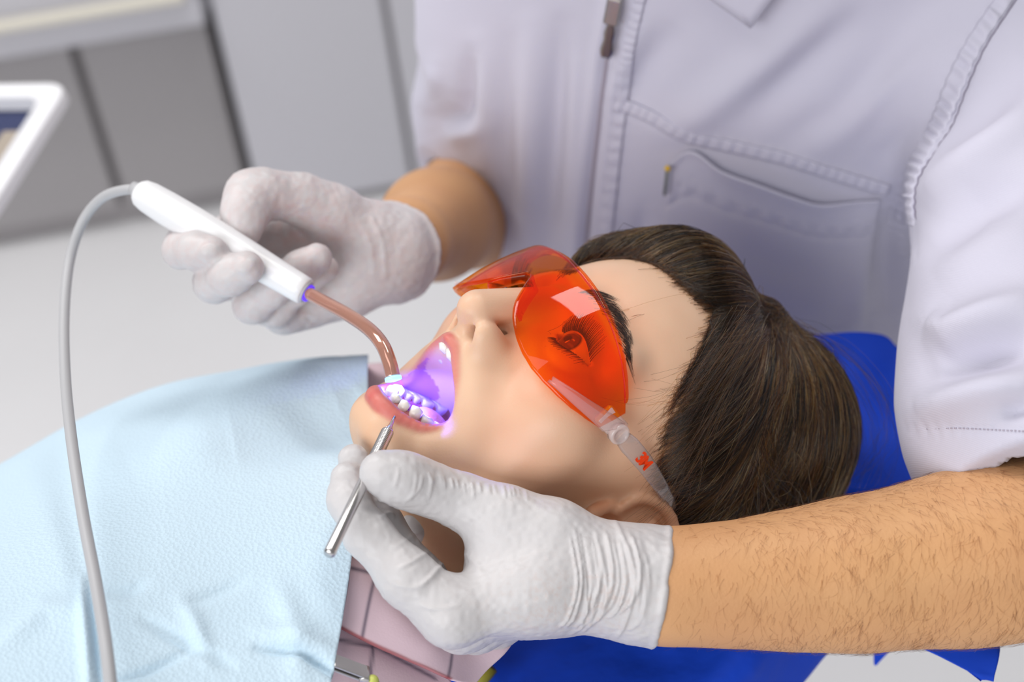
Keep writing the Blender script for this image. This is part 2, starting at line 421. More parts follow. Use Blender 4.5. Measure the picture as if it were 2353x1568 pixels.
# ================================================================ the patient (head in millimetres)
def V3(*a): return np.array(a, np.float32)
LIP0 = [  # half mouth: x, y, z, radius
    (0, 96.6, -31.6, 2.6), (5.5, 93.8, -31.2, 2.7), (11, 89.2, -34.2, 2.4), (16.5, 84.0, -38.0, 2.0), (21.5, 77.6, -41.8, 1.7), (25.2, 71.0, -47.4, 1.6),
    (25.2, 67.8, -54.0, 2.0), (21.6, 70.6, -65.0, 3.2), (14, 77.0, -72.6, 4.0), (6.5, 82.6, -75.9, 4.4), (0, 84.2, -76.4, 4.4)]
LIP = catmull(np.array(LIP0), 31)
def ear_frame():
    e1 = np.array([0.10, -0.22, 0.97]); e1 /= np.linalg.norm(e1)
    e2 = np.array([0.52, -0.85, 0.0]); e2 -= e1 * (e1 @ e2); e2 /= np.linalg.norm(e2)
    return np.array([67.0, 3.0, -2.5]), e1, e2, np.cross(e2, e1)
def ear_f(q):
    c, e1, e2, e3 = ear_frame()
    if e3[0] < 0: e3 = -e3
    E = lambda u, v, w=0: (c + e1 * u + e2 * v + e3 * w).astype(np.float32)
    plate = ell(q, E(3, 12, 0), (29, 16, 2.6), np.stack([e1, e2, e3]))
    _hp = catmull([E(3, 3, 1), E(10, -1, 3), E(20, -3, 3), E(29, 2, 3), E(34, 11, 3), E(32, 21, 3.5), E(24, 26.5, 4), E(10, 28, 4.5), (E(-4, 26, 4)), E(-16, 20, 3), E(-25, 10, 2)], 26).astype(np.float32)
    hel = chain(q, _hp, np.interp(np.arange(26), [0, 5, 12, 20, 25], [2.0, 2.7, 3.2, 2.8, 5.2]), 1, m=6)
    ant = chain(q, [E(24, 12, 1.5), E(14, 18, 3), E(2, 20, 4), E(-9, 16, 4), E(-14, 8, 3)], [2.6, 3.0, 3.2, 3.2, 3.2], 3, m=6)
    tr = rc(q, E(4, -3, 1), E(-6, -2, 3.5), 3.5, 4.2)
    d = smin(smin(plate, hel, 2.5), smin(ant, tr, 2), 2.5)
    d = smin(d, ell(q, E(4, 4, -7), (20, 12, 7), np.stack([e1, e2, e3])), 5)
    con = ell(q, E(-1, 8, 4), (9, 8, 6.5), np.stack([e1, e2, e3]))
    return smax(d, -con, 2)
def head_f(X):
    q = X.copy(); q[:, 0] = np.abs(q[:, 0])
    d = ell(q, (0, -8, 46), (73, 96, 86))
    d = smin(d, ell(q, (0, 30, -6), (57, 57, 56)), 20)
    d = smin(d, ell(q, (43, 57, -2), (20, 19, 17)), 16)
    d = smin(d, ell(q, (0, 67, -20), (22, 25, 16)), 14)
    # mandible swung open
    d = smin(d, rc(q, (46, -4, -40), (13, 55, -79), 17, 14), 16)
    d = smin(d, ell(q, (0, 59, -81), (21, 16, 13.5)), 10)
    d = smin(d, ell(q, (0, 24, -58), (44, 42, 22)), 14)
    d = smin(d, rc(q, (43, 50, -10), (40, 30, -54), 18, 19), 22)
    d = smin(d, rc(q, (30, 57, -28), (30, 46, -56), 12, 12), 14)
    L = np.array(LIP, np.float32); fo = L[::3, :3].copy(); ctr = V3(0, 86, -54); out = fo - ctr; out[:, 1] = 0
    out /= np.linalg.norm(out, axis=1)[:, None]; fo = fo + out * 5.5; fo[:, 1] -= 10.0
    d = smin(d, chain(q, fo, np.full(len(fo), 7.4), 6, m=16), 12)
    # neck
    d = smin(d, rc(q, (0, -14, -25), (0, -34, -150), 50, 52), 26)
    # brow, sockets, lids
    d = smin(d, rc(q, (10, 82, 38), (44, 66, 37), 8, 9), 12)
    d = smax(d, -ell(q, (32, 93, 20), (19, 13, 12)), 12)
    d = smin(d, sph(q, (31, 72.5, 20), 13.5), 5)
    # nose
    n = rc(q, (0, 90, 27), (0, 105.0, -12.0), 6.0, 9.8)
    n = smin(n, ell(X, (-13.2, 93.5, -16.5), (6.4, 11, 8.6)), 6); n = smin(n, ell(X, (12.2, 91.0, -15.0), (6.2, 10.5, 8.2)), 6)
    n = smin(n, rc(q, (0, 106, -15.5), (0, 99, -20.5), 6.2, 4.0), 5)
    d = smin(d, n, 8)
    near = X.copy(); near[:, 0] = -near[:, 0]
    d = smax(d, -chain(near, [V3(11.0, 98.0, -29), V3(9.2, 100.0, -22.5), V3(6.5, 95, -13), V3(5.5, 86, -6)], [2.6, 3.6, 3.4, 3.0], 2, m=4), 1.6)
    d = smax(d, -chain(X, [V3(11, 94, -27), V3(9.4, 96, -20), V3(7, 95, -14)], [1.8, 2.2, 2.0], 2, m=4), 1.6)
    # eye opening
    u = (q[:, 0] - 31.5) / 14.0; w = q[:, 2] - 19.6 - 1.2 * u
    alm = np.maximum(np.abs(w) - 5.6 * (1 - u * u), 74 - q[:, 1])
    d = smax(d, -alm, 1.0)
    # mouth
    a = 0.30; R = np.array([[1, 0, 0], [0, math.cos(a), -math.sin(a)], [0, math.sin(a), math.cos(a)]])
    cav = ell(q, (0, 73, -54.0), (24.5, 36, 20.8), R)
    cav = smin(cav, ell(q, (0, 44, -52), (24, 32, 18)), 6)
    d = smax(d, -cav, 4)
    d = smin(d, chain(q, L[:, :3], L[:, 3], 1.0, m=5), 3.0)
    # ears
    return smin(d, ear_f(q), 4)
HV, HF = sdf_mesh(head_f, (-105, -110, -150), (105, 122, 140), 1.3, lip=1.3, newton=1)
def head_colors(V):
    q = V.copy(); q[:, 0] = np.abs(q[:, 0])
    base = np.array([0.77, 0.51, 0.35])
    c = np.tile(base, (len(V), 1))
    def mixc(m, col):
        nonlocal c; m = np.clip(m, 0, 1)[:, None]; c = c * (1 - m) + np.array(col) * m
    mixc(0.55 * gauss(np.linalg.norm((q - [46, 52, -22]) / [1, 1.2, 1], axis=1), 22), (0.70, 0.30, 0.20))
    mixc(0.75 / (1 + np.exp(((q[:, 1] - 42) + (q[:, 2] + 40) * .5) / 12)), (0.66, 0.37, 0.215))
    mixc(0.25 * gauss(np.linalg.norm(q - [0, 108, -14], axis=1), 12), (0.72, 0.36, 0.25))
    mixc(0.5 * gauss(np.linalg.norm(q - [74, -14, 6], axis=1), 26), (0.62, 0.28, 0.16))
    L = np.array(LIP); dl = np.full(len(V), 1e9)
    for i in range(len(L) - 1):
        a, b = L[i], L[i + 1]; ba = b[:3] - a[:3]; t = np.clip((q - a[:3]) @ ba / (ba @ ba), 0, 1)
        dl = np.minimum(dl, np.linalg.norm(q - a[:3] - t[:, None] * ba, axis=1) - (a[3] + t * (b[3] - a[3])))
    mixc(1 / (1 + np.exp((dl - np.where(q[:, 2] < -55, 0.8, 0.6)) / 0.35)), (0.62, 0.12, 0.12))
    inside = (ell(q.astype(np.float32), (0, 61, -55), (24.5, 46, 20)) < 1.5) & (dl > -0.5) & (q[:, 1] < 96)
    ins2 = inside & (dl > 0.2)
    mixc(ins2 * 1.0, (0.50, 0.20, 0.30))
    ns = vnoise(V * 0.09, 3)[:, None] * np.array([0.02, 0.025, 0.02]); return np.clip(c + ns, 0.01, 1)
SKIN = mat('face_skin', rough=0.42, spec=0.45, sss=0.18, sssr=(1, 0.35, 0.2), sssscale=0.006, vcol=True, bump=[('noise', 900, 0.12, 0.0006)])
patient = root('person', tuple(h2w([0, -105, 0])[0]), 'patient lying back with mouth wide open, dark hair and orange glasses', 'person')
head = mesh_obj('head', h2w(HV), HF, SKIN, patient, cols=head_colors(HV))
# eyes
def eye(sx):
    c = np.array([sx * 31.0, 72.2, 20.0]); look = np.array([-sx * 0.02, 0.985, -0.10 ]); look /= np.linalg.norm(look)
    n1 = np.cross(look, [1, 0, 0]); n1 /= np.linalg.norm(n1); n2 = np.cross(look, n1)
    V = []; C = []; F = []; nu, nv = 40, 32
    for i in range(nv + 1):
        th = math.pi * (i / nv) ** 1.3; r = 12.4
        for j in range(nu):
            a = 2 * math.pi * j / nu
            bul = 1.1 * math.exp(-(th / 0.42) ** 4)
            V.append(c + (r + bul) * (math.cos(th) * look + math.sin(th) * (math.cos(a) * n1 + math.sin(a) * n2)))
            ang = math.degrees(th)
            C.append((0.012, 0.008, 0.006) if ang < 10 else ((0.16, 0.075, 0.03) if ang < 26 else ((0.05, 0.03, 0.02) if ang < 30 else (0.82, 0.78, 0.76))))
    for i in range(nv):
        for j in range(nu):
            k = (j + 1) % nu; F.append((i * nu + j, i * nu + k, (i + 1) * nu + k, (i + 1) * nu + j))
    return np.array(V), F, np.array(C)
EYEM = mat('eyeball', rough=0.06, spec=0.6, vcol=True)
for sx in (-1, 1):
    v, f, c = eye(sx); mesh_obj('eye', h2w(v), f, EYEM, patient, cols=c)
# eyebrows and lashes
BROWM = hair_mat('brow_hair', 1.0, 0.3, 0.4, 0.5, 0.1)
def face_y(x, z, y0=98.0):
    """front surface height of the head at (x,z)"""
    y = np.full(len(x), y0, np.float32)
    for _ in range(22):
        d = head_f(np.stack([x, y, z], 1).astype(np.float32)); y = y - np.clip(d, -3, 6) * 0.8
    return y
def brow_paths(sx, n):
    t = RNG.uniform(0, 1, n); s = RNG.normal(0, 1, n) * 0.9
    cx = 9 + 42 * t; cz = np.interp(cx, [9, 14, 28, 40, 50, 58], [42.5, 45, 46.8, 44.6, 39.5, 33])
    wid = 3.0 * (1 - t) ** 0.6 * 0.9 + 1.0
    x0 = cx; z0 = cz + s * wid * 0.8
    ln = RNG.uniform(5, 8.5, n) * (1 - .35 * t)
    dx = 0.55 + 0.45 * t; dz = 0.85 * (1 - t) - 0.35 * t - 0.15 * s
    nn = np.hypot(dx, dz); dx /= nn; dz /= nn
    k = 6; out = np.zeros((n, k, 3))
    for i in range(k):
        g = i / (k - 1)
        x = x0 + dx * ln * g; z = z0 + dz * ln * g
        out[:, i, 0] = sx * x; out[:, i, 2] = z
        out[:, i, 1] = face_y(sx * x, z) + 0.15 + 0.9 * g * (1 - 0.6 * g)
    return out
bp = np.vstack([brow_paths(-1, 460), brow_paths(1, 320)])
strands('eyebrows', h2w(bp.reshape(-1, 3)).reshape(bp.shape), 0.00010, BROWM, patient)
def lash_paths(sx, n, upper):
    out = np.zeros((n, 7, 3)); c = np.array([31.0, 72.5, 20.0])
    for i in range(n):
        u = -0.92 + 1.84 * (i + RNG.uniform(-.3, .3)) / n
        x = 31.5 + 14 * u; z = 19.6 + 1.2 * u + (1 if upper else -1) * 5.9 * (1 - u * u)
        y = c[1] + math.sqrt(max(13.6 ** 2 - (x - c[0]) ** 2 - (z - c[2]) ** 2, 1))
        ln = (12.0 if upper else 6.5) * RNG.uniform(0.8, 1.1) * (0.75 + 0.35 * u)
        d = np.array([0.55 * u + 0.12, 0.9, 0.15 if upper else -0.55]); d /= np.linalg.norm(d)
        for j in range(7):
            g = j / 6; p = np.array([x, y, z]) + d * ln * g; p[2] += (1 if upper else -1) * ln * 0.55 * g * g; out[i, j] = p
    out[:, :, 0] *= sx; return out
lp = np.vstack([lash_paths(s, m, u) for s in (-1, 1) for m, u in ((64, True), (40, False))])
strands('eyelashes', h2w(lp.reshape(-1, 3)).reshape(lp.shape), 0.00021, BROWM, patient)
# teeth: lower and upper rows, each tooth a piece of its own
TOOTH = mat('tooth_enamel', (0.86, 0.83, 0.78), rough=0.18, spec=0.6, sss=0.2, sssr=(1, .9, .8), sssscale=0.002)
GUM = mat('gum', (0.55, 0.17, 0.18), rough=0.3, sss=0.15)
TONGUE = mat('tongue_flesh', (0.62, 0.25, 0.25), rough=0.35, sss=0.2, bump=[('noise', 700, 0.3, 0.001)])
def tooth(c, out, upv, w, dth, h, cusp):
    side = np.cross(upv, out); V = []; F = []; nu, nv = 12, 7
    for i in range(nv + 1):
        t = i / nv
        for j in range(nu):
            a = 2 * math.pi * j / nu; ca, sa = math.cos(a), math.sin(a)
            sw = 0.78 + 0.22 * math.sin(min(t * 1.25, 1) * math.pi * 0.62)
            top = (1 - max(0, (t - 0.72) / 0.28) ** 2 * (0.30 if cusp else 0.55)) if t < 1 else 0.0
            e = 0.62
            xx = math.copysign(abs(ca) ** e, ca) * w / 2 * sw * (top if cusp else (0.95 if t < 1 else 0)); yy = math.copysign(abs(sa) ** e, sa) * dth / 2 * sw * top
            z = h * t
            if cusp and 0.55 < t: z += 0.9 * (abs(ca) ** 2 * abs(sa) ** .5 - 0.5) * (t - 0.55) / 0.45 - (0.9 if t == 1 else 0)
            V.append(c + side * xx + out * yy + upv * z)
    for i in range(nv):
        for j in range(nu):
            k = (j + 1) % nu; F.append((i * nu + j, i * nu + k, (i + 1) * nu + k, (i + 1) * nu + j))
    return np.array(V), F
def arch(front, upv, wid, sgn, specs, gum_r, tilt):
    """front: point of the arch's middle; rows of teeth go back along a parabola"""
    up_ = np.asarray(upv, float); up_ /= np.linalg.norm(up_); back = np.cross([1, 0, 0], up_); back = back if back[1] < 0 else -back
    pts = []
    g = mesh_obj('gum', *gum_tube(front, up_, back, wid, gum_r), GUM, patient)
    s = 0.0
    for sx in (-1, 1):
        s = 0.4
        for (w, dth, h, cusp) in specs:
            smid = s + w / 2; s += w + 0.35
            x, yb, tx, ty = arch_at(smid, wid)
            c = front + np.array([1, 0, 0]) * sx * x + back * yb
            tang = np.array([1, 0, 0]) * sx * tx + back * ty; out = np.cross(tang, up_); out /= np.linalg.norm(out)
            if out @ (-back) < 0 and abs(out @ back) > abs(out[0]): out = -out
            if abs(out[0]) >= abs(out @ back) and out[0] * sx < 0: out = -out
            v, f = tooth(c, out, up_, w, dth, h, cusp)
            mesh_obj('tooth', h2w(v), f, TOOTH, patient)
def arch_at(s, wid):
    xs = np.linspace(0, wid * 0.999, 200); yb = 46 * (xs / wid) ** 2.6
    ds = np.hypot(np.diff(xs), np.diff(yb)); S = np.r_[0, np.cumsum(ds)]
    x = np.interp(s, S, xs); y = np.interp(s, S, yb); x2 = np.interp(s + .5, S, xs); y2 = np.interp(s + .5, S, yb)
    t = np.array([x2 - x, y2 - y]); t /= np.linalg.norm(t); return x, y, t[0], t[1]
def gum_tube(front, up_, back, wid, r):
    pts = []
    for s in np.linspace(46, 0, 24): x, y, _, _ = arch_at(s, wid); pts.append(front - np.array([1, 0, 0]) * x + back * y)
    for s in np.linspace(0, 46, 24)[1:]: x, y, _, _ = arch_at(s, wid); pts.append(front + np.array([1, 0, 0]) * x + back * y)
    v, f = tube(np.array(pts), r, 14); return h2w(v), f
LOWER = [(5.3, 6, 8.5, False), (5.8, 6.2, 8.5, False), (6.8, 7.2, 9, False), (7.0, 7.8, 7.5, True), (7.1, 8.2, 7, True), (10.8, 10.3, 6.5, True), (10.4, 10, 6, True)]
UPPER = [(8.3, 7, 9.5, False), (6.6, 6.2, 8.8, False), (7.5, 7.8, 9.5, False), (7.0, 8.8, 8, True), (6.8, 8.8, 7.5, True), (10.2, 11, 7, True), (9.6, 10.8, 6.5, True)]
arch(np.array([0, 78.0, -73.0]), [0, 0.60, 0.80], 22.0, 1, LOWER, 4.6, 0)
arch(np.array([0, 90.0, -27.4]), [0, 0.10, -0.99], 25.0, -1, UPPER, 4.6, 0)
def tongue_f(X):
    d = ell(X, (-3, 46, -59), (15, 21, 11)); return smin(d, ell(X, (0, 24, -54), (18, 18, 15)), 10)
tv, tf = sdf_mesh(tongue_f, (-25, 0, -80), (25, 80, -35), 1.6)
mesh_obj('tongue', h2w(tv), tf, TONGUE, patient)
# ---------------------------------------------------------------- hair swept up to a knot at the crown
KNOT = np.array([-4.0, 8.0, 147.0])
def hair_f(X):
    q = X.copy(); q[:, 0] = np.abs(q[:, 0])
    az = np.degrees(np.arctan2(q[:, 0], q[:, 1]))
    zl = np.interp(az, [0, 29, 45, 60, 86, 97, 110, 130, 180], [97, 101, 78, 47, 27, 37, 12, -14, -45])
    zf = np.interp(az, [0, 15, 31, 45, 60, 86, 97, 110, 130, 180], [97, 80, 57, 52, 42, 27, 37, 12, -14, -45])
    far = X[:, 0] > 0; zl = np.where(far, zf, np.interp(az, [0, 29], [0, 1]) * 0 + zl)
    th = np.clip((q[:, 2] - zl) / 26, -0.6, 1); th = np.where(th > 0, th * (2 - th), th) * (7.5 + 7.0 * np.clip((X[:, 0] + 25) / 50, 0, 1) * np.clip(X[:, 1] / 40, 0, 1))
    d = ell(q, (0, -8, 46), (73, 96, 86)) - th
    pony = ell(X, (-14, -46, 112), (62, 62, 62))
    pony = smin(pony, ell(X, (-30, -78, 70), (50, 48, 62)), 20)
    d = smin(d, pony, 14)
    d = smin(d, ell(X, (8, 44, 107), (38, 35, 27)), 16)
    return smin(d, ell(X, KNOT.astype(np.float32) - V3(0, 0, 6), (15, 15, 12)), 10)
hv, hf = sdf_mesh(hair_f, (-105, -150, -60), (90, 100, 185), 3.0)
HAIRM = hair_mat('brown_hair', 0.84, 0.65, 0.17, 0.25, 0.6)
HAIRL = hair_mat('brown_hair_shine', 0.30, 0.6, 0.20, 0.30, 0.8)  # paler strands put the shine streaks into the hair colour
HAIRB = mat('hair_mass', (0.016, 0.010, 0.007), rough=0.55, spec=0.3)
keep = head_f(hv.astype(np.float32)) > 2.4
kf = keep[hf].all(1); used = np.unique(hf[kf]); rem = np.full(len(hv), -1); rem[used] = np.arange(len(used))
hairo = mesh_obj('hair', h2w(hv[used]), rem[hf[kf]], HAIRB, patient)
def on_hair(p, lift, it=3):
    sh = p.shape; p = p.reshape(-1, 3); lift = np.broadcast_to(lift, sh[:-1]).reshape(-1)
    for _ in range(it):
        g = sdf_grad(hair_f, p, 1.0); p = p - (hair_f(p.astype(np.float32)) - lift)[:, None] * g
    return p.reshape(sh)
def hair_strands(n, k=12):
    fa = hf[kf]; ctr = hv[fa].mean(1)
    ar = np.linalg.norm(np.cross(hv[fa[:, 2]] - hv[fa[:, 0]], hv[fa[:, 3]] - hv[fa[:, 1]]), axis=1)
    fa = hf; ctr = hv[fa].mean(1); hd_ = head_f(ctr.astype(np.float32))
    ar = np.linalg.norm(np.cross(hv[fa[:, 2]] - hv[fa[:, 0]], hv[fa[:, 3]] - hv[fa[:, 1]]), axis=1)
    w = ar * (hd_ > -0.3) * (1 + 3.0 * (hd_ < 2.2)); pick = RNG.choice(len(fa), n, p=w / w.sum())
    S = ctr[pick] + RNG.normal(0, 2.5, (n, 3)); edge = np.clip(hd_[pick] / 4, 0.05, 1)
    q = S.copy(); 
    t = np.linspace(0, 1, k)[None, :, None]
    K = KNOT + RNG.normal(0, 4.5, (n, 3))
    base = S[:, None] * (1 - t) + K[:, None] * t
    # lean of the locks: a bow sideways that varies slowly over the scalp
    side = np.cross(S - K, [0.2, -0.6, -0.5]); side /= np.linalg.norm(side, axis=1)[:, None] + 1e-9
    bow = (vnoise(S * 0.035, 5) * 9 + vnoise(S * 0.15, 6) * 3 + RNG.normal(0, 1.2, n))
    base = base + (np.sin(np.pi * t) * bow[:, None, None]) * side[:, None]
    # push out of the chord before settling on the surface
    base = base + (np.sin(np.pi * t) * 0.33) * np.linalg.norm(S - K, axis=1)[:, None, None] * (lambda g: g[:, None])(sdf_grad(hair_f, (S + K) / 2 + (S + K) * 0.05, 2.0))
    lift = (RNG.uniform(-0.3, 1.6, n) + np.maximum(vnoise(S * 0.11, 8), 0) * 1.8) * edge
    return on_hair(base, lift[:, None] * np.ones((1, k)), 3), S
hs, S0 = hair_strands(24000)
_e = hs.reshape(-1, 3).astype(np.float32).copy(); _e[:, 0] = np.abs(_e[:, 0])
ok = (ear_f(_e).reshape(hs.shape[:2]) > 1.0).all(1) & np.isfinite(hs).all((1, 2)) & (np.abs(hs).max((1, 2)) < 260); hs = hs[ok]
lt = (vnoise(S0[ok] * .12, 21) * .5 + RNG.uniform(-.5, .5, len(hs))) > .24
for sel, hm in ((~lt, HAIRM), (lt, HAIRL)):
    g = hs[sel]; strands('hair_strands', h2w(g.reshape(-1, 3)).reshape(g.shape), RNG.uniform(0.00006, 0.00012, len(g)), hm, hairo, tip=1.0)
# loose hairs: over the temple, at the back of the head and above the ear
def loose(n, pxs, d0, spread, k=12):
    out = []
    for i in range(n):
        pts = np.array([P(x, y, d0 + dz) for x, y, dz in pxs]); m = len(pts)
        jit = np.cumsum(RNG.normal(0, spread, (m, 3)), axis=0) + RNG.normal(0, spread, 3)
        out.append(catmull(pts + jit, k))
    return np.array(out)
# fine hairs at the hairline, lying on the skin and running into the mass
def wisps(n, k=12):
    fa = hf; c_ = hv[fa].mean(1); hd_ = head_f(c_.astype(np.float32)); w = ((hd_ > -0.8) & (hd_ < 2.0) & (c_[:, 1] > -20)).astype(float); pick = RNG.choice(len(fa), n, p=w / w.sum())
    S = c_[pick] + RNG.normal(0, 1.5, (n, 3)); K = KNOT + RNG.normal(0, 5, (n, 3)); dirn = S - K; dirn /= np.linalg.norm(dirn, axis=1)[:, None]
    sd = np.cross(dirn, S - np.array([0, 0, 40])); sd /= np.linalg.norm(sd, axis=1)[:, None]
    A = S + dirn * RNG.exponential(2.0, n)[:, None] + sd * RNG.normal(0, 3, n)[:, None]; B = S + (K - S) * RNG.uniform(.35, .75, n)[:, None]
    t = np.linspace(0, 1, k)[None, :, None]; p = A[:, None] * (1 - t) + B[:, None] * t + sd[:, None] * (np.sin(np.pi * t) * RNG.normal(0, 2.0, n)[:, None, None])
    sh = p.shape; p = p.reshape(-1, 3); both = lambda X: np.minimum(head_f(X), hair_f(X)); lift = np.repeat(RNG.uniform(.1, 1.2, n), k)
    for _ in range(3):
        g = sdf_grad(both, p, .8); p = p - np.clip(both(p.astype(np.float32)) - lift, -9, 9)[:, None] * g
    return p.reshape(sh)
ws = wisps(2600)
_e = ws.reshape(-1, 3).astype(np.float32).copy(); _e[:, 0] = np.abs(_e[:, 0]); ws = ws[(ear_f(_e).reshape(ws.shape[:2]) > 2.0).all(1)]
strands('hairline_hair', h2w(ws.reshape(-1, 3)).reshape(ws.shape), RNG.uniform(0.00004, 0.00008, len(ws)), HAIRM, hairo, tip=1.0)
ll = np.vstack([
    loose(40, [(1790, 760, 0.0), (1900, 800, 0.0), (1985, 900, 0.0), (2015, 1000, 0.0), (1985, 1080, 0.0), (1950, 1110, 0.0)], 0.80, 0.0035),
    loose(16, [(1700, 720, -.01), (1640, 830, -.012), (1540, 900, -.015), (1450, 905, -.015)], 0.725, 0.003),
    loose(60, [(1720, 740, -.006), (1640, 850, -.010), (1570, 950, -.012), (1505, 1010, -.012)], 0.722, 0.0024),
    loose(50, [(1740, 760, -.006), (1650, 900, -.010), (1580, 1020, -.014), (1500, 1090, -.012)], 0.724, 0.0024),
    loose(40, [(1680, 900, -.008), (1600, 1040, -.014), (1550, 1130, -.016), (1480, 1190, -.012)], 0.722, 0.0030)])
strands('loose_hair', c2w(ll.reshape(-1, 3)).reshape(ll.shape), 0.00006, HAIRM, hairo, tip=0.5)
# ---------------------------------------------------------------- orange curing glasses
def thin_plastic(name, col, refl=1.0, white=0.0, rough=0.02, wcol=(0.9, 0.86, 0.86)):
    m = bpy.data.materials.new(name); m.use_nodes = True; nt = m.node_tree; nt.nodes.remove(nt.nodes['Principled BSDF'])
    t = nt.nodes.new('ShaderNodeBsdfTransparent'); t.inputs[0].default_value = (*col, 1)
    g = nt.nodes.new('ShaderNodeBsdfGlossy'); g.inputs['Roughness'].default_value = rough
    fr = nt.nodes.new('ShaderNodeFresnel'); fr.inputs[0].default_value = 1.53
    mul = nt.nodes.new('ShaderNodeMath'); mul.operation = 'MULTIPLY'; mul.inputs[1].default_value = refl; bf = nt.nodes.new('ShaderNodeNewGeometry'); inv = nt.nodes.new('ShaderNodeMath'); inv.operation = 'SUBTRACT'; inv.inputs[0].default_value = 1.0; nt.links.new(bf.outputs['Backfacing'], inv.inputs[1])
    m2 = nt.nodes.new('ShaderNodeMath'); m2.operation = 'MULTIPLY'; nt.links.new(fr.outputs[0], m2.inputs[0]); nt.links.new(inv.outputs[0], m2.inputs[1]); nt.links.new(m2.outputs[0], mul.inputs[0])
    src = t.outputs[0]
    if white:
        d = nt.nodes.new('ShaderNodeBsdfDiffuse'); d.inputs[0].default_value = (*wcol, 1); x = nt.nodes.new('ShaderNodeMixShader'); x.inputs[0].default_value = white
        nt.links.new(t.outputs[0], x.inputs[1]); nt.links.new(d.outputs[0], x.inputs[2]); src = x.outputs[0]
    x = nt.nodes.new('ShaderNodeMixShader'); nt.links.new(mul.outputs[0], x.inputs[0]); nt.links.new(src, x.inputs[1]); nt.links.new(g.outputs[0], x.inputs[2])
    nt.links.new(x.outputs[0], nt.nodes['Material Output'].inputs[0]); return m
ORANGE = thin_plastic('orange_polycarbonate', (1.0, 0.50, 0.006), 0.7, 0.05, 0.02, (1.0, 0.13, 0.004))
CLEAR = thin_plastic('clear_plastic', (0.80, 0.79, 0.82), 2.2, 0.16, 0.08)
FROST = thin_plastic('frosted_plastic', (0.95, 0.90, 0.90), 1.0, 0.36, 0.20)
SPEAR = thin_plastic('frosted_spear', (0.97, 0.92, 0.92), 1.2, 0.14, 0.12)
def shell(grid, th):
    """closed shell from an (a,b,3) grid, thickness th along its normals"""
    a, b, _ = grid.shape
    du = np.gradient(grid, axis=0); dv = np.gradient(grid, axis=1); n = np.cross(du, dv); n /= np.linalg.norm(n, axis=2)[..., None] + 1e-9
    V = np.vstack([grid.reshape(-1, 3), (grid - n * th).reshape(-1, 3)]); N = a * b; F = []
    for i in range(a - 1):
        for j in range(b - 1):
            q = (i * b + j, (i + 1) * b + j, (i + 1) * b + j + 1, i * b + j + 1); F.append(q); F.append(tuple(N + k for k in q[::-1]))
    for i in range(a - 1):
        for j in (0, b - 1):
            q = (i * b + j, (i + 1) * b + j, N + (i + 1) * b + j, N + i * b + j); F.append(q[::-1] if j == 0 else q)
    for j in range(b - 1):
        for i in (0, a - 1):
            q = (i * b + j, i * b + j + 1, N + i * b + j + 1, N + i * b + j); F.append(q if i == 0 else q[::-1])
    return V, F
def lens_grid(nu=121, nv=26):
    th = np.linspace(-76.5, 76.5, nu) * math.pi / 180; G = np.zeros((nu, nv, 3))
    ax = np.abs(72 * np.sin(th))
    zb = np.interp(ax, [0, 3, 7, 10.3, 13.5, 17.6, 22, 26, 33, 39.6, 47, 54, 60, 64.4, 68, 70], [19.6, 18.5, 12.5, 7.9, 3.6, 0, -2.8, -4.6, -7.2, -8.6, -8.8, -7.2, -4.6, -1.5, 3.0, 7.0])
    zt = np.interp(ax, [0, 16, 30, 37, 46, 54, 60, 65, 68, 70], [40.6, 40, 39.2, 38.2, 36.6, 34.2, 31.6, 28, 25, 22.0])
    for j, t in enumerate(np.linspace(0, 1, nv)):
        z = zb + (zt - zb) * t; s = 1 - 0.035 * ((z - 16) / 26) ** 2
        G[:, j, 0] = 72 * np.sin(th) * s; G[:, j, 1] = 44 + 64 * np.cos(th) * s; G[:, j, 2] = z
    return G, th, zb, zt
G, _th, _zb, _zt = lens_grid()
glasses = root('safety_glasses', tuple(h2w([0, 100, 10])[0]), 'orange wraparound safety glasses over the patient\'s eyes', 'glasses')
v, f = shell(G, 2.0); mesh_obj('lens', h2w(v), f, ORANGE, glasses)
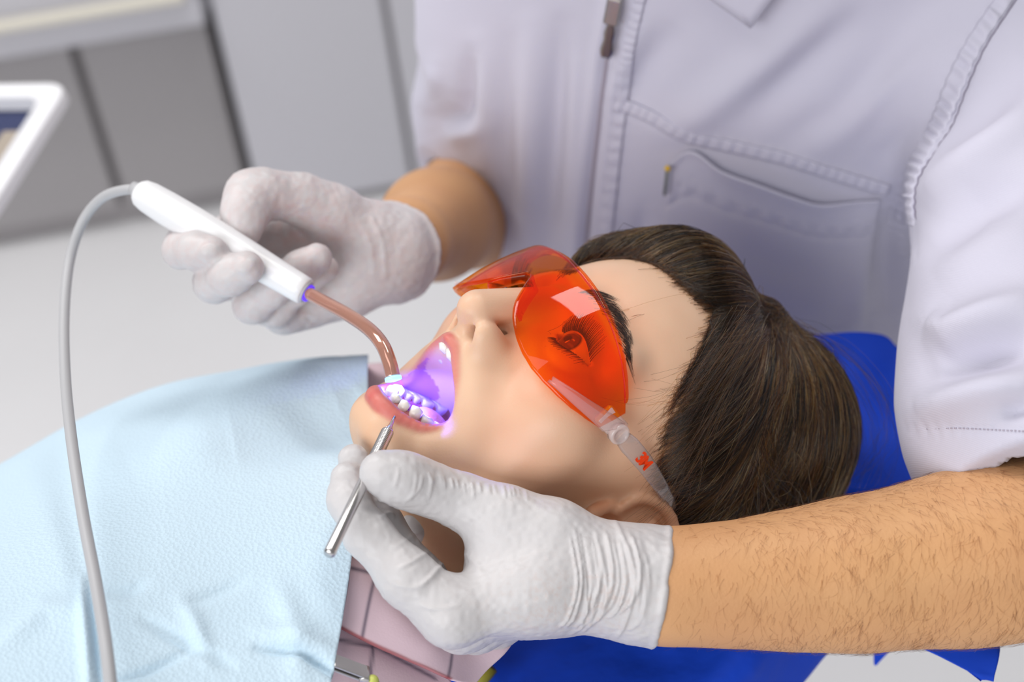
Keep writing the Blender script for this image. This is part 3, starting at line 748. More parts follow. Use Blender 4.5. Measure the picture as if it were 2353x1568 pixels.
# brow ledge and nose flange
rad = G[:, -1] - np.array([0, 44, 0]); rad[:, 2] = 0; rad /= np.linalg.norm(rad, axis=1)[:, None]
led = np.stack([G[:, -1] + rad * 0.2 + [0, 0, 0.0], G[:, -1] - rad * 2.2 + [0, 0, 2.2], G[:, -1] - rad * 5.5 + [0, 0, 3.2]], 1)
v, f = shell(led[3:-3], 1.4); mesh_obj('brow_ledge', h2w(v), f, ORANGE, glasses)
m = np.abs(G[:, 0, 0]) < 17; ed = G[m, 0]
nf = np.stack([ed + [0, 0.4, 0], ed + [0, -2.2, -0.5] + np.sign(ed[:, :1]) * [[0.8, 0, 0]], ed + [0, -6.5, -0.6] + np.sign(ed[:, :1]) * [[2.6, 0, 0]]], 1)
v, f = shell(nf, 1.6); mesh_obj('nose_flange', h2w(v), f, ORANGE, glasses)
def temple(sx):
    hinge = mesh_obj('hinge_block', *(lambda vf: (h2w(vf[0] * [sx, 1, 1]), vf[1] if sx > 0 else [q[::-1] for q in vf[1]]))(merge([
        box((69.5, 57, 14.5), np.array([[0.98, 0.2, 0], [-0.19, 0.93, -0.32], [-0.06, 0.31, 0.95]]), (2.6, 8.0, 5.6), 1.2),
    ])), FROST, glasses)
    # spear-shaped plate on the lens
    sp = np.array([(-0.0, 87, -4.0, 0.5), (0, 80, 0.2, 2.2), (0, 72, 4.8, 3.5), (0, 64, 9.6, 4.8), (0, 56, 13.8, 5.8)]); sp = catmull(sp, 14)
    g = []
    for _, y, z, hw in sp:
        x = 73.2 * math.sqrt(max(1 - ((y - 44) / 65.5) ** 2, 0.03)) + 0.8
        g.append([(x - 0.8, y + 0.45 * hw * 0.6, z - hw), (x + 1.2, y, z), (x - 0.8, y - 0.45 * hw * 0.6, z + hw)])
    v, f = shell(np.array(g) * [sx, 1, 1], 1.6 * sx); mesh_obj('spear_plate', h2w(v), f, SPEAR, glasses)
    v, f = lathe(np.array([71.2, 51.5, 15.2]) * [sx, 1, 1], np.array([78.0, 51.5, 15.2]) * [sx, 1, 1], [(0, 5.4), (3.6, 5.4), (4.4, 4.9), (4.5, 3.6), (4.1, 3.5), (4.2, 0.5)], 28)
    mesh_obj('hinge_disc', h2w(v), f, FROST, glasses)
    # arm
    pts = catmull(np.array([(73.0, 48, 16.5), (74.3, 38, 20.0), (75.3, 26, 23.8), (75.6, 13, 27.0), (75, 3, 29.4), (73, -10, 31.5), (69, -26, 29)]), 30)
    T = np.gradient(pts, axis=0); T /= np.linalg.norm(T, axis=1)[:, None]
    hw = np.interp(np.arange(30), [0, 3, 8, 16, 29], [4.0, 5.0, 4.8, 3.8, 2.8]); upd = np.cross(T, [1, 0, 0]); upd /= np.linalg.norm(upd, axis=1)[:, None]
    V = []; F = []
    for i in range(30):
        for (a, b) in ((-1, -0.7), (-1, 0.7), (-0.7, 1), (0.7, 1), (1, 0.7), (1, -0.7), (0.7, -1), (-0.7, -1)):
            V.append((pts[i] + upd[i] * hw[i] * a + np.array([1.3 * b, 0, 0])) * [sx, 1, 1])
    for i in range(29):
        for j in range(8): k = (j + 1) % 8; F.append((i * 8 + j, i * 8 + k, (i + 1) * 8 + k, (i + 1) * 8 + j))
    F += [tuple(range(8)), tuple(29 * 8 + j for j in range(7, -1, -1))]
    if sx < 0: F = [q[::-1] for q in F]
    arm = mesh_obj('temple_arm', h2w(np.array(V)), F, CLEAR, glasses)
    if sx < 0:
        cu = bpy.data.curves.new('logo', 'FONT'); cu.body = '3M'; cu.size = 1.0; cu.offset = 0.03; cu.extrude = 0.015; cu.space_character = 0.82; cu.align_x = 'CENTER'; cu.align_y = 'CENTER'
        to = bpy.data.objects.new('logo_tmp', cu); COL.objects.link(to); bpy.context.view_layer.update()
        me = to.evaluated_get(bpy.context.evaluated_depsgraph_get()).to_mesh()
        tv = np.array([v.co[:] for v in me.vertices]); tf_ = [tuple(p.vertices) for p in me.polygons]
        bpy.data.objects.remove(to)
        i0 = 8; t = T[i0] * [-1, 1, 1]; c = pts[i0] * [-1, 1, 1]; t = t / np.linalg.norm(t)
        nrm = np.array([-1.0, 0, 0]); nrm -= t * (nrm @ t); nrm /= np.linalg.norm(nrm); u = np.cross(nrm, t)
        # text x runs back along the arm; text up towards the crown
        tx = t; ty = np.cross(nrm, tx)
        W_ = c + nrm * 1.9 + (tv[:, :1] * tx * 8.6 + tv[:, 1:2] * ty * 8.6) + nrm * tv[:, 2:3] * 6
        RED = mat('red_print', (0.85, 0.05, 0.005), rough=0.4)
        mesh_obj('logo', h2w(W_), tf_, RED, arm, smooth=False)
temple(-1); temple(1)
# ================================================================ curing lamp, cable and hand instrument
WHITEP = mat('white_plastic', (0.86, 0.86, 0.88), rough=0.28, spec=0.5)
lampA, lampB = P(316, 438, .800), P(703, 671, .780); LL = np.linalg.norm(lampB - lampA)
lamp = root('curing_lamp', tuple(c2w(P(560, 600, .79))[0]), 'white pen-shaped dental curing lamp with amber curved light guide', 'lamp')
prof = [(0, .0035), (.0006, .0062), (.003, .0080), (.008, .0090), (.02, .0096), (.04, .0099), (.06, .0096), (.08, .0090), (LL * .85, .0083), (LL * .96, .0080), (LL - .001, .0078), (LL - .0002, .0068)]
v, f = lathe(c2w(lampA)[0], c2w(lampB)[0], prof, 40); mesh_obj('body', v, f, WHITEP, lamp)
ax = (lampB - lampA) / LL
v, f = lathe(c2w(lampB - ax * .0004)[0], c2w(lampB + ax * .01)[0], [(0, .0064), (.0012, .0064), (.0013, .0045)], 32); mesh_obj('front_ring', v, f, mat('grey_plastic', (.5, .5, .55), rough=.3), lamp)
VIOLET = mat('violet_collar', (0.10, 0.03, 0.75), rough=.2, emit=((.12, .03, .9), .6))
v, f = lathe(c2w(lampB)[0], c2w(lampB + ax * .01)[0], [(0, .0046), (.0010, .0050), (.0024, .0050), (.0030, .0044)], 28); mesh_obj('collar', v, f, VIOLET, lamp)
gp = catmull(np.array([P(703, 671, .780), P(745, 694, .768), P(800, 724, .751), P(848, 757, .736), P(878, 792, .726), P(894, 830, .721), P(903, 868, .719)]), 40)
AMBER = mat('amber_glass_rod', (0.62, 0.30, 0.22), rough=.08, spec=.8, trans=0.25, coat=.6, metal=.35)
v, f = tube(gp, np.linspace(.0036, .0038, 40), 24); mesh_obj('light_guide', c2w(v), f, AMBER, lamp)
tipd = gp[-1] - gp[-3]; tipd /= np.linalg.norm(tipd)
TIPG = mat('glowing_tip', (.2, .6, 1), rough=.2, emit=((.08, .45, 1.0), 5))
v, f = lathe(c2w(gp[-1] - tipd * .0002)[0], c2w(gp[-1] + tipd * .01)[0], [(0, .0042), (.0016, .0043), (.0018, .0036)], 24); mesh_obj('guide_tip', v, f, TIPG, lamp)
def spot(name, c, tgt, power, col, ang, blend, rad):
    l = bpy.data.lights.new(name, 'SPOT'); l.energy = power; l.color = col; l.spot_size = math.radians(ang); l.spot_blend = blend; l.shadow_soft_size = rad
    o = bpy.data.objects.new(name, l); COL.objects.link(o); a = Vector(c2w(c)[0]); b = Vector(c2w(tgt)[0]); o.location = a; o.rotation_euler = (b - a).to_track_quat('-Z', 'Y').to_euler(); return o
spot('curing_beam', gp[-1] + tipd * .0025, P(922, 950, .728), 1.3, (.05, .06, 1.0), 150, .5, .003)
# cable
cab = catmull(np.array([lampA + ax * .002, P(290, 436, .803), P(235, 455, .812), P(190, 510, .818), P(160, 600, .815), P(148, 720, .79), P(150, 860, .755), P(163, 1000, .715), P(190, 1180, .675), P(222, 1350, .642), P(248, 1520, .61), P(275, 1800, .58)]), 90)
CABLE = mat('grey_cable', (.46, .46, .48), rough=.45)
v, f = tube(cab, .0029, 16); mesh_obj('cable', c2w(v), f, CABLE, lamp)
v, f = lathe(c2w(lampA - ax * .004)[0], c2w(lampA)[0], [(0, .0036), (.004, .0046), (.0055, .0050)], 24); mesh_obj('strain_relief', v, f, CABLE, lamp)
# instrument
STEEL = mat('brushed_steel', (.62, .60, .60), rough=.22, metal=1.0)
iA, iB = P(907, 958, .700), P(755, 1276, .634); u = (iB - iA); IL = np.linalg.norm(u); u /= IL
probe = root('dental_instrument', tuple(c2w(iB)[0]), 'slim steel dental instrument pinched between gloved thumb and finger', 'instrument')
v, f = lathe(c2w(iA)[0], c2w(iB)[0], [(0, .0007), (.004, .0009), (.0075, .0013), (.0095, .0024), (.0105, .0029)], 20); mesh_obj('tip', v, f, STEEL, probe)
K0, K1 = .0105, .040; nk, ns = 90, 48; V = []; F = []
n1 = np.cross(u, [0, 0, 1]); n1 /= np.linalg.norm(n1); n2 = np.cross(u, n1)
for i in range(nk + 1):
    for j in range(ns):
        t = K0 + (K1 - K0) * i / nk; a = 2 * math.pi * j / ns
        r = .0031 + .00016 * (math.cos(a * 12 + i * 1.05) * math.cos(a * 12 - i * 1.05)) - (.0003 if i in (0, nk) else 0)
        V.append(iA + u * t + r * (math.cos(a) * n1 + math.sin(a) * n2))
for i in range(nk):
    for j in range(ns): k = (j + 1) % ns; F.append((i * ns + j, i * ns + k, (i + 1) * ns + k, (i + 1) * ns + j))
mesh_obj('knurled_grip', c2w(np.array(V)), F, STEEL, probe)
v, f = lathe(c2w(iA)[0], c2w(iB)[0], [(.0395, .0027), (.040, .0028), (IL - .0016, .0028), (IL - .0004, .0024), (IL, .0012)], 28); mesh_obj('handle', v, f, STEEL, probe)
# ================================================================ the dentist (camera metres)
dentist = root('person', tuple(c2w(P(1750, 1100, 1.25))[0]), 'dentist in a lilac zip jacket and white gloves leaning over the patient', 'person')
SKIN2 = mat('arm_skin', (0.68, 0.37, 0.175), rough=0.5, spec=0.35, bump=[('noise', 650, 0.25, 0.0008)], noise=(18, (0.60, 0.29, 0.14), 0.45))
NARM = [(P(1440, 1345, .684), .0240), (P(1540, 1348, .686), .0238), (P(1700, 1343, .69), .0258), (P(1850, 1332, .694), .0298), (P(2000, 1316, .697), .0336), (P(2200, 1286, .70), .0384), (P(2353, 1254, .70), .0398), (P(2620, 1210, .71), .044), (P(2520, 800, .79), .042), (P(2440, 300, .87), .044), (P(2250, 60, .96), .05)]
FARM = [(P(880, 578, .86), .0225), (P(925, 560, .885), .0245), (P(1000, 517, .985), .0350), (P(1080, 482, 1.10), .0420), (P(1150, 450, 1.20), .044), (P(1160, 150, 1.16), .038), (P(1230, -80, 1.10), .04)]
def body_f(X):
    d = chain(X, [a for a, _ in NARM], [r for _, r in NARM], .02)
    d = smin(d, chain(X, [a for a, _ in FARM], [r for _, r in FARM], .02), .03)
    d = smin(d, chain(X, [P(2150, 30, .99), P(1700, 60, 1.04), P(1300, 0, 1.10)], [.075, .085, .06], .05), .05)
    d = smin(d, chain(X, [P(1700, 60, 1.04), P(1650, 500, 1.12)], [.085, .10], .05), .05)
    return smin(d, rc(X, P(1700, 0, 1.02), P(1720, -330, .90), .055, .055), .04)
bv, bf_ = sdf_mesh(body_f, (-.16, -.24, -1.34), (.36, .36, -.60), .0034)
mesh_obj('body', c2w(bv), bf_, SKIN2, dentist)
# hair on the near forearm
def arm_hair(n, k=6):
    fa = bf_; ctr = bv[fa].mean(1); px = PX(ctr)
    w = ((px[:, 0] > 1560) & (px[:, 0] < 2420) & (ctr[:, 2] > -.72)).astype(float) * np.clip((px[:, 0] - 1480) / 350, .12, 1)
    pick = RNG.choice(len(fa), n, p=w / w.sum()); S = ctr[pick] + RNG.normal(0, .0012, (n, 3))
    N = sdf_grad(body_f, S, .0008); S = S - body_f(S.astype(np.float32))[:, None] * N
    ang = RNG.normal(0, .38, n) + 0.12 * np.sin(PX(S)[:, 0] / 90); dirn = np.stack([np.sin(ang) * .8 - .12, -np.cos(ang), 0 * ang], 1)
    up_side = PX(S)[:, 1] < 1215; dirn[up_side, 0] += 0.7
    dirn -= N * (dirn * N).sum(1)[:, None]; dirn /= np.linalg.norm(dirn, axis=1)[:, None]
    L = RNG.uniform(.004, .0105, n)[:, None]; cv = RNG.normal(0, .25, n)[:, None]; sd = np.cross(N, dirn)
    out = np.zeros((n, k, 3))
    for i in range(k):
        g = i / (k - 1); p = S + dirn * L * g + sd * cv * L * g * g + N * (L * .20 * g * (1.25 - g) + .0001)
        out[:, i] = p
    return out
ah = arm_hair(3600)
strands('arm_hair', c2w(ah.reshape(-1, 3)).reshape(ah.shape), RNG.uniform(.000025, .000050, len(ah)), hair_mat('arm_hair', .72, .6, .35, .5, .3), dentist, tip=.3)

# ---------------------------------------------------------------- gloves
GLOVE = mat('white_latex', (0.80, 0.765, 0.77), rough=0.42, spec=0.4, vcol=True, bump=[('noise', 260, 0.10, 0.0012), ('noise', 1400, 0.12, 0.0004)])
def chn(lst): return [P(*a[:3]) for a in lst], [a[3] for a in lst]
def lglove_f(X):
    def C(k, *l): return chain(X, *chn(l), k)
    th = C(.010, (1410, 1310, .682, .0185), (1270, 1236, .682, .0170), (1150, 1190, .684, .0142), (1060, 1152, .685, .0117), (975, 1120, .679, .0110), (920, 1100, .672, .0110), (874, 1086, .668, .0098))
    ix = C(.006, (1035, 1412, .662, .0150), (935, 1328, .664, .0128), (845, 1228, .669, .0106), (800, 1150, .680, .0092), (797, 1100, .688, .0080))
    md = C(.006, (1060, 1432, .690, .0140), (960, 1330, .692, .0120), (868, 1205, .690, .0110), (822, 1115, .696, .0092), (812, 1056, .700, .0076))
    rg = C(.006, (1090, 1440, .712, .0130), (990, 1400, .730, .0105), (940, 1290, .735, .0098), (960, 1210, .725, .0088))
    pk = C(.006, (1130, 1440, .732, .0120), (1060, 1410, .750, .0095), (1030, 1330, .752, .0085), (1040, 1260, .745, .0078))
    pm = C(.020, (1440, 1338, .678, .0175), (1240, 1352, .670, .0155), (1045, 1408, .664, .0140))
    pm = smin(pm, C(.02, (1440, 1345, .690, .0180), (1250, 1360, .688, .0155), (1060, 1428, .690, .0125)), .014)
    pm = smin(pm, C(.02, (1440, 1348, .696, .0175), (1260, 1366, .706, .0140), (1100, 1432, .712, .0120)), .014)
    pm = smin(pm, C(.02, (1440, 1345, .698, .0160), (1270, 1370, .720, .0125), (1135, 1432, .732, .0110)), .014)
    pm = smin(pm, C(.02, (1180, 1225, .684, .0125), (1130, 1290, .680, .0115)), .014)
    wr = C(.02, (1400, 1340, .684, .0215), (1480, 1345, .685, .0238), (1580, 1348, .686, .0248))
    base = smin(pm, wr, .008)
    f = smin(smin(ix, md, .0025), smin(rg, pk, .003), .003)
    d = smin(smin(base, th, .014), smin(base, f, .009), .0015)
    cut = (X - np.asarray(P(1523, 1350, .685), np.float32)) @ np.array([.985, -.15, .05], np.float32)
    return smax(d, cut, .0012)
def rglove_f(X):
    def C(k, *l): return chain(X, *chn(l), k)
    th = C(.010, (835, 530, .850, .0185), (760, 487, .838, .0150), (690, 457, .828, .0132), (610, 446, .816, .0125), (572, 448, .812, .0118), (562, 490, .803, .0112), (556, 535, .800, .0098))
    ix = C(.005, (650, 545, .850, .0135), (530, 540, .838, .0115), (425, 562, .815, .0105), (418, 574, .796, .0100), (450, 577, .784, .0100), (488, 580, .777, .0088))
    md = C(.005, (660, 600, .852, .0135), (560, 640, .835, .0115), (492, 650, .808, .0110), (495, 645, .790, .0106), (530, 632, .778, .0108), (568, 616, .771, .0092))
    rg = C(.005, (680, 650, .855, .0130), (610, 700, .838, .0112), (580, 700, .818, .0105), (625, 665, .811, .0100), (690, 618, .806, .0098), (728, 594, .805, .0086))
    pk = C(.005, (710, 690, .860, .0120), (655, 722, .848, .0105), (630, 712, .832, .0095), (690, 660, .826, .0086), (750, 617, .823, .0072))
    pm = C(.02, (880, 568, .862, .0195), (780, 545, .860, .0160), (660, 560, .855, .0125))
    pm = smin(pm, C(.02, (880, 585, .864, .0195), (790, 600, .866, .0160), (665, 610, .858, .0125)), .014)
    pm = smin(pm, C(.02, (880, 600, .864, .0190), (800, 650, .862, .0170), (690, 690, .858, .0135), (640, 715, .852, .0105)), .014)
    wr = C(.02, (850, 575, .858, .0215), (900, 577, .866, .0245), (960, 560, .890, .0270))
    d = smin(smin(pm, wr, .010), th, .010)
    f = smin(smin(ix, md, .0025), smin(rg, pk, .0025), .0025)
    d = smin(d, f, .006)
    cut = (X - np.asarray(P(908, 578, .868), np.float32)) @ (lambda v: (v / np.linalg.norm(v)).astype(np.float32))(P(1000, 535, .935) - P(880, 580, .858))
    return smax(d, cut, .0012)
def glove_colors(V, N, pink, f, mottle=False):
    c = np.tile(np.array([0.62, 0.60, 0.61]), (len(V), 1))
    n = np.clip(vnoise(V * 900, 1) * .35 + vnoise(V * 300, 2) * .3 + .35, 0, 1) * f
    if mottle: n = np.clip(vnoise(V * 1300, 1) * .8 + vnoise(V * 450, 2) * .6 + .15, 0, 1) * np.clip(f * 1.2, 0, 1)
    c = c * (1 - n[:, None]) + np.array(pink) * n[:, None]; return c
# near (left-hand) glove: wrinkles run round the wrist and across the thumb
v, f = sdf_mesh(lglove_f, (-.13, -.17, -.78), (.09, -.03, -.62), .0015); v, f = subdiv(v, f, lglove_f, .0007)
N = vnormals(v, f); q = PX(v)
def wrinkle(q, pts, w, amp):
    d, t, s = polydist(q, catmull(np.array(pts, float), 9) if len(pts) > 2 else pts); return amp * gauss(d, w) * np.sin(np.pi * np.clip(t, .001, .999)) ** .5
disp = np.zeros(len(v))
for i in range(17):
    x = 1318 + i * 9.6 + RNG.uniform(-3, 3); y0 = RNG.uniform(1215, 1260); y1 = RNG.uniform(1400, 1470)
    disp += wrinkle(q, [(x - 6, y0), (x + 10, (y0 + y1) / 2), (x + RNG.uniform(-12, 4), y1 - 30), (x - 30, y1)], RNG.uniform(3.0, 4.6), RNG.uniform(.0009, .0017))
for pts, w, a in [([(1405, 1180), (1440, 1260), (1460, 1330)], 6, .0012), ([(1440, 1215), (1470, 1300), (1465, 1420)], 7, .0014), ([(1470, 1240), (1490, 1330), (1478, 1440)], 6, .0010),
                  ([(905, 1260), (960, 1225), (1005, 1200)], 5, .0004), ([(900, 1340), (960, 1350), (1005, 1310), (1040, 1265)], 6, .0012), ([(910, 1310), (950, 1290), (985, 1268)], 5, .0009),
                  ([(940, 1150), (965, 1120), (970, 1090)], 4, .0006), ([(925, 1160), (950, 1130), (958, 1085)], 4, .0006), ([(985, 1150), (990, 1120), (992, 1098)], 4, .0005), ([(905, 1130), (915, 1090), (915, 1070)], 4, .0004),
                  ([(960, 1385), (1000, 1400), (1060, 1392)], 5, .0008), ([(1050, 1260), (1090, 1290), (1110, 1330)], 8, .0008), ([(870, 1190), (895, 1180), (905, 1190)], 4, .0009), ([(860, 1150), (885, 1150), (900, 1160)], 4, .0008)]:
    disp += wrinkle(q, pts, w, a)
for i in range(18):
    x = 985 + i * 13 + RNG.uniform(-5, 5); yt = np.interp(x, [985, 1060, 1220], [1092, 1112, 1130]); disp += wrinkle(q, [(x - 3, yt - 8), (x + 3, yt + RNG.uniform(12, 30))], 3.5, RNG.uniform(.0003, .0008))
ends = (v - P(1523, 1350, .685)) @ np.array([.985, -.15, .05]); rim = gauss(ends + .0015, .0016); disp += rim * .0009
disp += .0012 * np.clip((ends + .012) / .012, 0, 1) * (vnoise(v * 110, 9) + .3)
disp += .00025 * vnoise(v * 420, 4)
front = np.clip(N[:, 2] * 2 + .6, 0, 1)
v2 = v + N * (disp * np.maximum(front, .35))[:, None]
damp = np.clip(gauss(np.hypot(q[:, 0] - 1280, (q[:, 1] - 1400) * 1.5), 130), 0, 1) * .55 + .06 + .35 * gauss(np.hypot(q[:, 0] - 1430, q[:, 1] - 1370), 70)
lg = mesh_obj('glove', c2w(v2), f, GLOVE, dentist, cols=glove_colors(v, N, (.60, .49, .46), damp, True))
lg['label'] = 'white latex glove holding the steel instrument'
v, f = sdf_mesh(rglove_f, (-.225, -.01, -.93), (-.04, .12, -.75), .00135)
N = vnormals(v, f); q = PX(v); disp = .0003 * vnoise(v * 380, 5)
cx = P(1000, 535, .935) - P(880, 580, .858); cx /= np.linalg.norm(cx); ends = (v - P(908, 578, .868)) @ cx
disp += gauss(ends + .0015, .0016) * .0012 + .0015 * np.clip((ends + .014) / .014, 0, 1) * (vnoise(v * 100, 12) + .2)
for pts, w, a in [([(660, 730), (700, 720), (735, 738)], 5, .0008), ([(680, 745), (700, 735), (715, 750)], 4, .0006), ([(820, 500), (850, 560), (860, 640)], 6, .0009), ([(850, 490), (880, 560), (885, 650)], 5, .0009), ([(655, 480), (700, 490), (740, 520)], 6, -.0006)]: disp += wrinkle(q, pts, w, a)
# nails pressing through the latex
for (x, y, rx, ry, an) in [(480, 574, 26, 15, -.25), (566, 610, 24, 15, -.5)]:
    dx, dy = q[:, 0] - x, q[:, 1] - y; u = (dx * math.cos(an) + dy * math.sin(an)) / rx; w = (-dx * math.sin(an) + dy * math.cos(an)) / ry
    disp += .0007 * (1 / (1 + np.exp((np.hypot(u, w) - 1) * 9))) * (v[:, 2] > -.79)
c = glove_colors(v, N, (.66, .42, .40), .38 + .35 * gauss(np.hypot(q[:, 0] - 690, q[:, 1] - 520), 90))
rg_ = mesh_obj('glove', c2w(v + N * disp[:, None]), f, GLOVE, dentist, cols=c); rg_['label'] = 'white latex glove gripping the curing lamp'
# ---------------------------------------------------------------- the lilac zip jacket
ta = np.array([.03, .76, .65]); ta /= np.linalg.norm(ta); tl = np.array([.93, -.02, .37]); tl -= ta * (ta @ tl); tl /= np.linalg.norm(tl); tn = np.cross(tl, ta)
TC = P(1530, 300, .915) - tn * .115
NSL = [(2380, -20, .915, .070), (2400, 220, .868, .070), (2408, 480, .815, .0695), (2405, 750, .768, .0680), (2412, 920, .742, .0690), (2425, 1020, .728, .0640), (2440, 1130, .716, .0560)]
FSL = [(1270, -120, 1.04, .062), (1190, 60, 1.06, .0575), (1120, 250, 1.10, .0510), (1120, 400, 1.15, .0500), (1140, 520, 1.19, .0520)]
hemn = P(2420, 1100, .715) - P(2395, 800, .765); hemn /= np.linalg.norm(hemn); hemn = hemn + np.array([.10, 0, .0]); hemn /= np.linalg.norm(hemn)
hemc = P(2290, 1083, .688)
fhn = np.array([-.58, -.80, .12]); fhn /= np.linalg.norm(fhn); fhc = P(1052, 380, 1.07)
def f32(a): return np.asarray(a, np.float32)
def torso_f(X):
    q = X - f32(TC); u, w, s = q @ f32(tl), q @ f32(ta), q @ f32(tn)
    hw = np.where(u < 0, np.maximum(.208 + .40 * np.minimum(w + .02, 0), .135), .208); hd = .115 + .006 * np.sin(w * 9)
    k0 = np.sqrt((np.abs(u) / hw) ** 2.3 + (np.abs(s) / hd) ** 2.3 + 1e-9) ** (2 / 2.3)
    d = (k0 - 1) * np.minimum(hw, hd) * .85
    return smax(smax(d, w - .30, .08), -.34 - w, .04)
def jacket_f(X):
    d = torso_f(X)
    n_ = chain(X, *chn(NSL), .03, m=.10); hp = (X - f32(hemc)) @ f32(hemn); f_ = chain(X, *chn(FSL), .03, m=.10); fp = (X - f32(fhc)) @ f32(fhn)
    d = smin(d, smax(n_, hp, .001), .045)
    d = smin(d, smax(f_, fp, .001), .02)
    d = smax(d, -smax(n_ + .0110, -hp - .07, .001), .001)
    return smax(d, -smax(f_ + .010, -fp - .05, .001), .001)
FOLDS = [  # picture polyline on the cloth, width (px), height (mm), taper at the ends
    ([(1905, 15), (1760, 140), (1600, 265), (1520, 300)], 46, 5.0), ([(1990, 30), (1850, 150), (1720, 260)], 42, -4.0), ([(2160, 90), (2010, 220), (1860, 345)], 50, 5.0),
    ([(2060, 120), (1920, 260), (1800, 330)], 34, -2.5), ([(2230, 140), (2110, 290), (2010, 380)], 30, -3.0),
    ([(1560, 60), (1480, 160), (1450, 230)], 40, -3.5), ([(1480, 40), (1440, 150), (1400, 240)], 26, 2.5),
    ([(2370, 255), (2240, 360), (2115, 470)], 46, 8.0), ([(2360, 150), (2250, 260), (2160, 330)], 50, -7.0), ([(2370, 420), (2250, 470), (2150, 560)], 40, -7.0), ([(2370, 520), (2250, 580), (2150, 640)], 40, 3.0),
    ([(2380, 690), (2280, 730), (2190, 770), (2140, 740)], 40, 9.0), ([(2380, 790), (2270, 815), (2150, 845)], 46, -9.0), ([(2380, 870), (2250, 900), (2110, 945)], 40, 8.0), ([(2380, 930), (2300, 950)], 20, -4.0),
    ([(1290, 60), (1275, 250), (1262, 420), (1258, 580)], 26, -5.0), ([(1222, 60), (1215, 300), (1205, 560)], 34, 3.5), ([(1170, 100), (1165, 350), (1180, 560)], 26, -2.5), ([(1320, 150), (1318, 350), (1305, 560)], 22, 2.5),
    ([(1085, 130), (1075, 210), (1068, 270), (1010, 265)], 22, -6.0), ([(1000, 150), (985, 230), (1010, 300)], 26, 4.0), ([(1030, 320), (1070, 300), (1120, 290)], 26, 4.0), ([(1100, 100), (1120, 250), (1110, 400)], 30, 3.0),
    ([(1480, 480), (1470, 560), (1450, 640)], 26, -3.0), ([(1400, 470), (1405, 560), (1410, 640)], 20, 2.0), ([(2060, 480), (2040, 600), (2050, 730)], 36, -9.0), ([(1990, 560), (1970, 680), (1960, 760)], 26, 4.0),
    ([(1700, 560), (1800, 620), (1900, 640)], 40, -3.0)]
ZIP = [(1490, -300), (1450, -140), (1425, -20), (1408, 60), (1393, 140), (1374, 290), (1358, 430), (1346, 560), (1342, 640)]
YOKE = [(1412, 252), (1500, 284), (1590, 330), (1700, 356), (1820, 384), (1930, 420), (2035, 452)]
ARMH = [(2540, -330), (2440, -170), (2352, -30), (2265, 100), (2190, 235), (2140, 345), (2112, 440), (2100, 520), (2104, 600)]
SIDE = [(2035, 452), (2015, 560), (2000, 700), (1990, 800)]
def seam(q, pts, off, band, period, amp, groove, gw):
    d, t, s = polydist(q, pts); L = np.sum(np.linalg.norm(np.diff(np.array(pts, float), axis=0), axis=1)); sd = d * s
    inb = 1 / (1 + np.exp((np.abs(sd - off) - band) / 3)); end = (t > .001) & (t < .999)
    ph = t * L / period * 2 * math.pi + 2.2 * np.sin(t * L / (period * 3.1)) + sd * .04
    return (amp * np.sin(ph) * inb + .6 * abs(amp) * inb - groove * gauss(sd, gw)) * end
def jacket_disp(q):
    out = np.zeros(len(q))
    for pts, w, a in FOLDS:
        d, t, s = polydist(q, pts); out += 1.4 * a * gauss(d, w) * np.sin(np.pi * np.clip(t * .9 + .05, 0, 1)) ** .7
    out += seam(q, ARMH, 22, 20, 30, .9, 1.1, 4)
    out += seam(q, YOKE, -18, 16, 26, .45, 1.0, 5)
    out += seam(q, ZIP, -48, 14, 26, .6, 0, 5)
    out += seam(q, SIDE, 0, 14, 26, .6, .8, 5)
    d, t, s = polydist(q, ZIP); out += 2.0 * gauss(d * s + 24, 16) + 2.6 * gauss(d * s - 22, 15) - 3.2 * gauss(d * s, 8)
    hb = np.abs(q[:, 1] - (985 + .02 * (q[:, 0] - 2125))); m = (q[:, 0] > 2080)
    out += m * (-.7 * gauss(hb, 4) + .5 * np.sin(q[:, 0] / 4.2) * gauss(hb - 8, 7))
    return out
v, f = sdf_mesh(jacket_f, (-.12, -.30, -1.40), (.40, .33, -.63), .0027, lip=1.6, newton=1)
N = vnormals(v, f); q = PX(v); fr = np.clip(N[:, 2] * 1.6 + .55, 0, 1)
v = v + N * (jacket_disp(q) * fr * .001)[:, None]
JACK = mat('lilac_cotton', (0.595, 0.58, 0.69), rough=0.78, spec=0.2, sheen=0.15, bump=[('twill', 420, 0.10, 0.0006), ('noise', 90, 0.10, 0.002)])
jacket = mesh_obj('jacket', c2w(v), f, JACK, dentist)
def trace(px, py, f, d0=.5, d1=1.5, lift=0.0):
    px = np.asarray(px, float); py = np.asarray(py, float); r = np.stack([(px - IW / 2) / FPX, -(py - IH / 2) / FPX, -np.ones_like(px)], -1); sh = px.shape; r = r.reshape(-1, 3)
    t = np.full(len(r), d0)
    for _ in range(55): t = t + np.clip(f((r * t[:, None]).astype(np.float32)) - lift, -.01, .03) * .8
    return (r * np.clip(t, d0, d1)[:, None]).reshape(sh + (3,))
